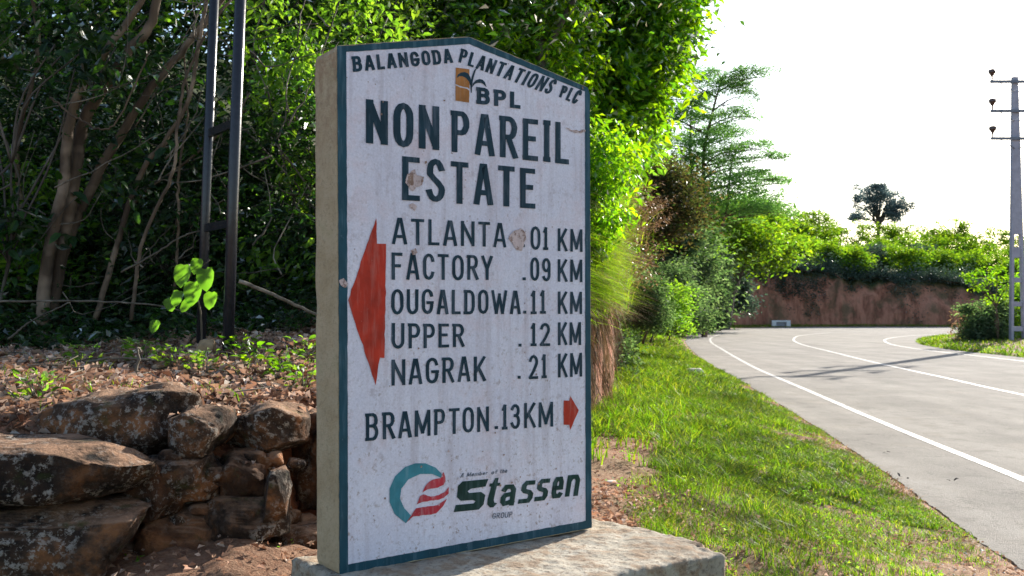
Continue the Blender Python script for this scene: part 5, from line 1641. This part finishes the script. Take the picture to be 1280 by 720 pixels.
# dry leaves piled on the verge behind the plinth, and scattered
def pile(name, cx, cy, rx, ry, n, hgt, size, mat, zf_):
    P = []
    for _ in range(n):
        a = rnd.uniform(0, 6.28); r = math.sqrt(rnd.random())
        x = cx + rx * r * math.cos(a); y = cy + ry * r * math.sin(a)
        P.append((x, y, zf_(x, y) + hgt * (1 - r * r) * rnd.random() + .008))
    V, F = leaves(np.array(P), size, .4, .6, 0, fold=.35)
    o = tri_mesh(name, V, F, mat, None, False); o['kind'] = 'stuff'; return o
vV = np.array([v.co[:] for v in verge.data.vertices]); vF = [tuple(p.vertices) for p in verge.data.polygons]
bvv = BVHTree.FromPolygons([tuple(v) for v in vV], vF)
def vz(x, y):
    r = bvv.ray_cast(Vector((x, y, 30)), Vector((0, 0, -1)))
    return r[0].z if r[0] is not None else 0.3
pile('dry_leaf_pile', .68, 4.62, .34, .16, 520, .09, .05, M['litter'], vz)
pile('dry_leaf_pile', .5, 4.85, .3, .3, 360, .03, .045, M['litter'], vz)
pile('dry_leaf_pile', -.75, 4.1, .4, .3, 260, .03, .045, M['litter'], vz)
pile('dry_leaf_pile', .62, 5.6, .35, .9, 600, .02, .04, M['litter'], vz)
P, s = verge_scatter(5200, 3, 12, .02, .98); P = P[not_in(P)]; P[:, 2] += .012
V, F = leaves(P, .035, .5, .8, 0, fold=.3)
o = tri_mesh('scattered_leaves', V, F, M['litter'], None, False); tag(o, kind='stuff')
# fine gravel and grit at the verge and road margin
P, s = verge_scatter(5200, 2.5, 16, .0, .24)
q = Geo()
Vs, Fs = [], []
base = np.array([[1, 0, 0], [-1, 0, 0], [0, 1, 0], [0, -1, 0], [0, 0, 1], [0, 0, -1.]])
bf = np.array([[0, 2, 4], [2, 1, 4], [1, 3, 4], [3, 0, 4], [2, 0, 5], [1, 2, 5], [3, 1, 5], [0, 3, 5]])
sz = rg.uniform(.002, .009, len(P)) * (1 + (rg.random(len(P)) < .03) * 2)
V = (base[None] * rg.uniform(.6, 1.3, (len(P), 6, 1)) * sz[:, None, None] * np.array([1, 1, .6]) + P[:, None]).reshape(-1, 3)
F = (bf[None] + (np.arange(len(P)) * 6)[:, None, None]).reshape(-1, 3)
o = tri_mesh('gravel', V, F, M['pebble'], None, False); tag(o, kind='stuff')
# pale stones one can pick out
for k_, (px, py, sz_, lb) in enumerate([(762, 605, .05, 'flat pale stone in the soil just right of the sign'), (868, 466, .25, 'pale sandy stone at the verge edge near the pole shadow'),
                                        (945, 552, .07, 'small pale stone beside the bare patch of the verge'), (880, 472, .16, 'second pale stone right beside the sandy one')]):
    d = 5
    for dd in np.arange(3.5, 40, .05):
        if vz(X(px, dd), dd) >= Z(py, dd): d = dd; break
    o = rock('stone', (X(px, d), d, vz(X(px, d), d) + sz_ * .1), (sz_ * 1.7, sz_ * 1.2, sz_ * .6), .3, 0, 90 + k_, M['pebble'], None, .7, 1, (IV3, IF3))
    tag(o, lb, 'stone')
# orange dead leaf and bits of debris on the road
P = np.array([[X(972, 4.2), 4.2, vz(X(972, 4.2), 4.2) + .05]])
V, F = leaves(P, .09, .5, .9, 0, big=True); o = tri_mesh('dead_leaf', V, F, M['straw'], None, False); tag(o, 'dry orange leaf lying in the grass at the bottom edge', 'leaf')
for px, py, lb in ((1188, 602, 'dark curled leaf on the asphalt right of the others'), (1124, 597, 'small dark leaf on the asphalt near the road edge'), (1110, 566, 'tiny dark leaf farthest up the asphalt')):
    d = 1.55 * 1244 / (py - 388)
    P = np.array([[X(px, d), d, .012]]) + rg.normal(0, .02, (3, 3)) * np.array([1, 1, 0])
    V, F = leaves(P, .06, .35, .9, 0, big=True); o = tri_mesh('dead_leaf', V, F, M['bark_dark'], None, False); tag(o, lb, 'leaf')

# ---- broad-leaved climber on the rear black post
cl = empty('climber', (-2.1, 6.75, 1.25)); tag(cl, 'bright green broad-leaved climber lit by sun at the foot of the rear black post', 'climbing plant')
D = 6.65
q = Geo(); q.tube(smooth_path([(-2.1, 6.75, 1.2), (X(250, D), D, Z(385, D)), (X(235, D), D, Z(350, D)), (X(262, D), D, Z(325, D))], 14), np.linspace(.008, .004, 14), 5); q.build('stem', M['twig'], cl)
for px, py, s_ in ((232, 340, .17), (262, 345, .17), (246, 362, .18), (268, 372, .13), (226, 370, .12), (250, 330, .12), (212, 378, .11), (200, 405, .10), (240, 380, .10)):
    c_ = np.array([X(px, D), D - rnd.uniform(0, .1), Z(py, D)])
    s_ *= .85
    # heart shaped leaf
    n_ = 14; V = [c_]; a0 = rnd.uniform(-.5, .5)
    tip = np.array([math.sin(a0), -.35, -math.cos(a0)]); tip /= np.linalg.norm(tip)
    sdv = np.cross(tip, [0, -1, .4]); sdv /= np.linalg.norm(sdv); nrm = np.cross(sdv, tip)
    for k_ in range(n_):
        t = 2 * math.pi * k_ / n_
        r = s_ * .5 * (1 - .25 * math.cos(t + math.pi) ** 9) * (.82 + .35 * max(0, math.cos(t)) ** 3)
        V.append(c_ + tip * r * math.cos(t) * 1.1 + sdv * r * math.sin(t) + nrm * (.22 * r * abs(math.sin(t)) + rnd.uniform(-.006, .006)))
    F = [[0, k_ + 1, (k_ + 1) % n_ + 1] for k_ in range(n_)]
    tri_mesh('leaf', np.array(V), np.array(F), M['leaf_climb'], cl, True)
o = rock('stone', (X(258, 6.5), 6.5, hz(X(258, 6.5), 6.5) + .06), (.14, .12, .15), .2, 0, 77, M['tan'], None, .6, 1, (IV3, IF3)); tag(o, 'tan lump of stone beside the foot of the rear black post', 'stone')
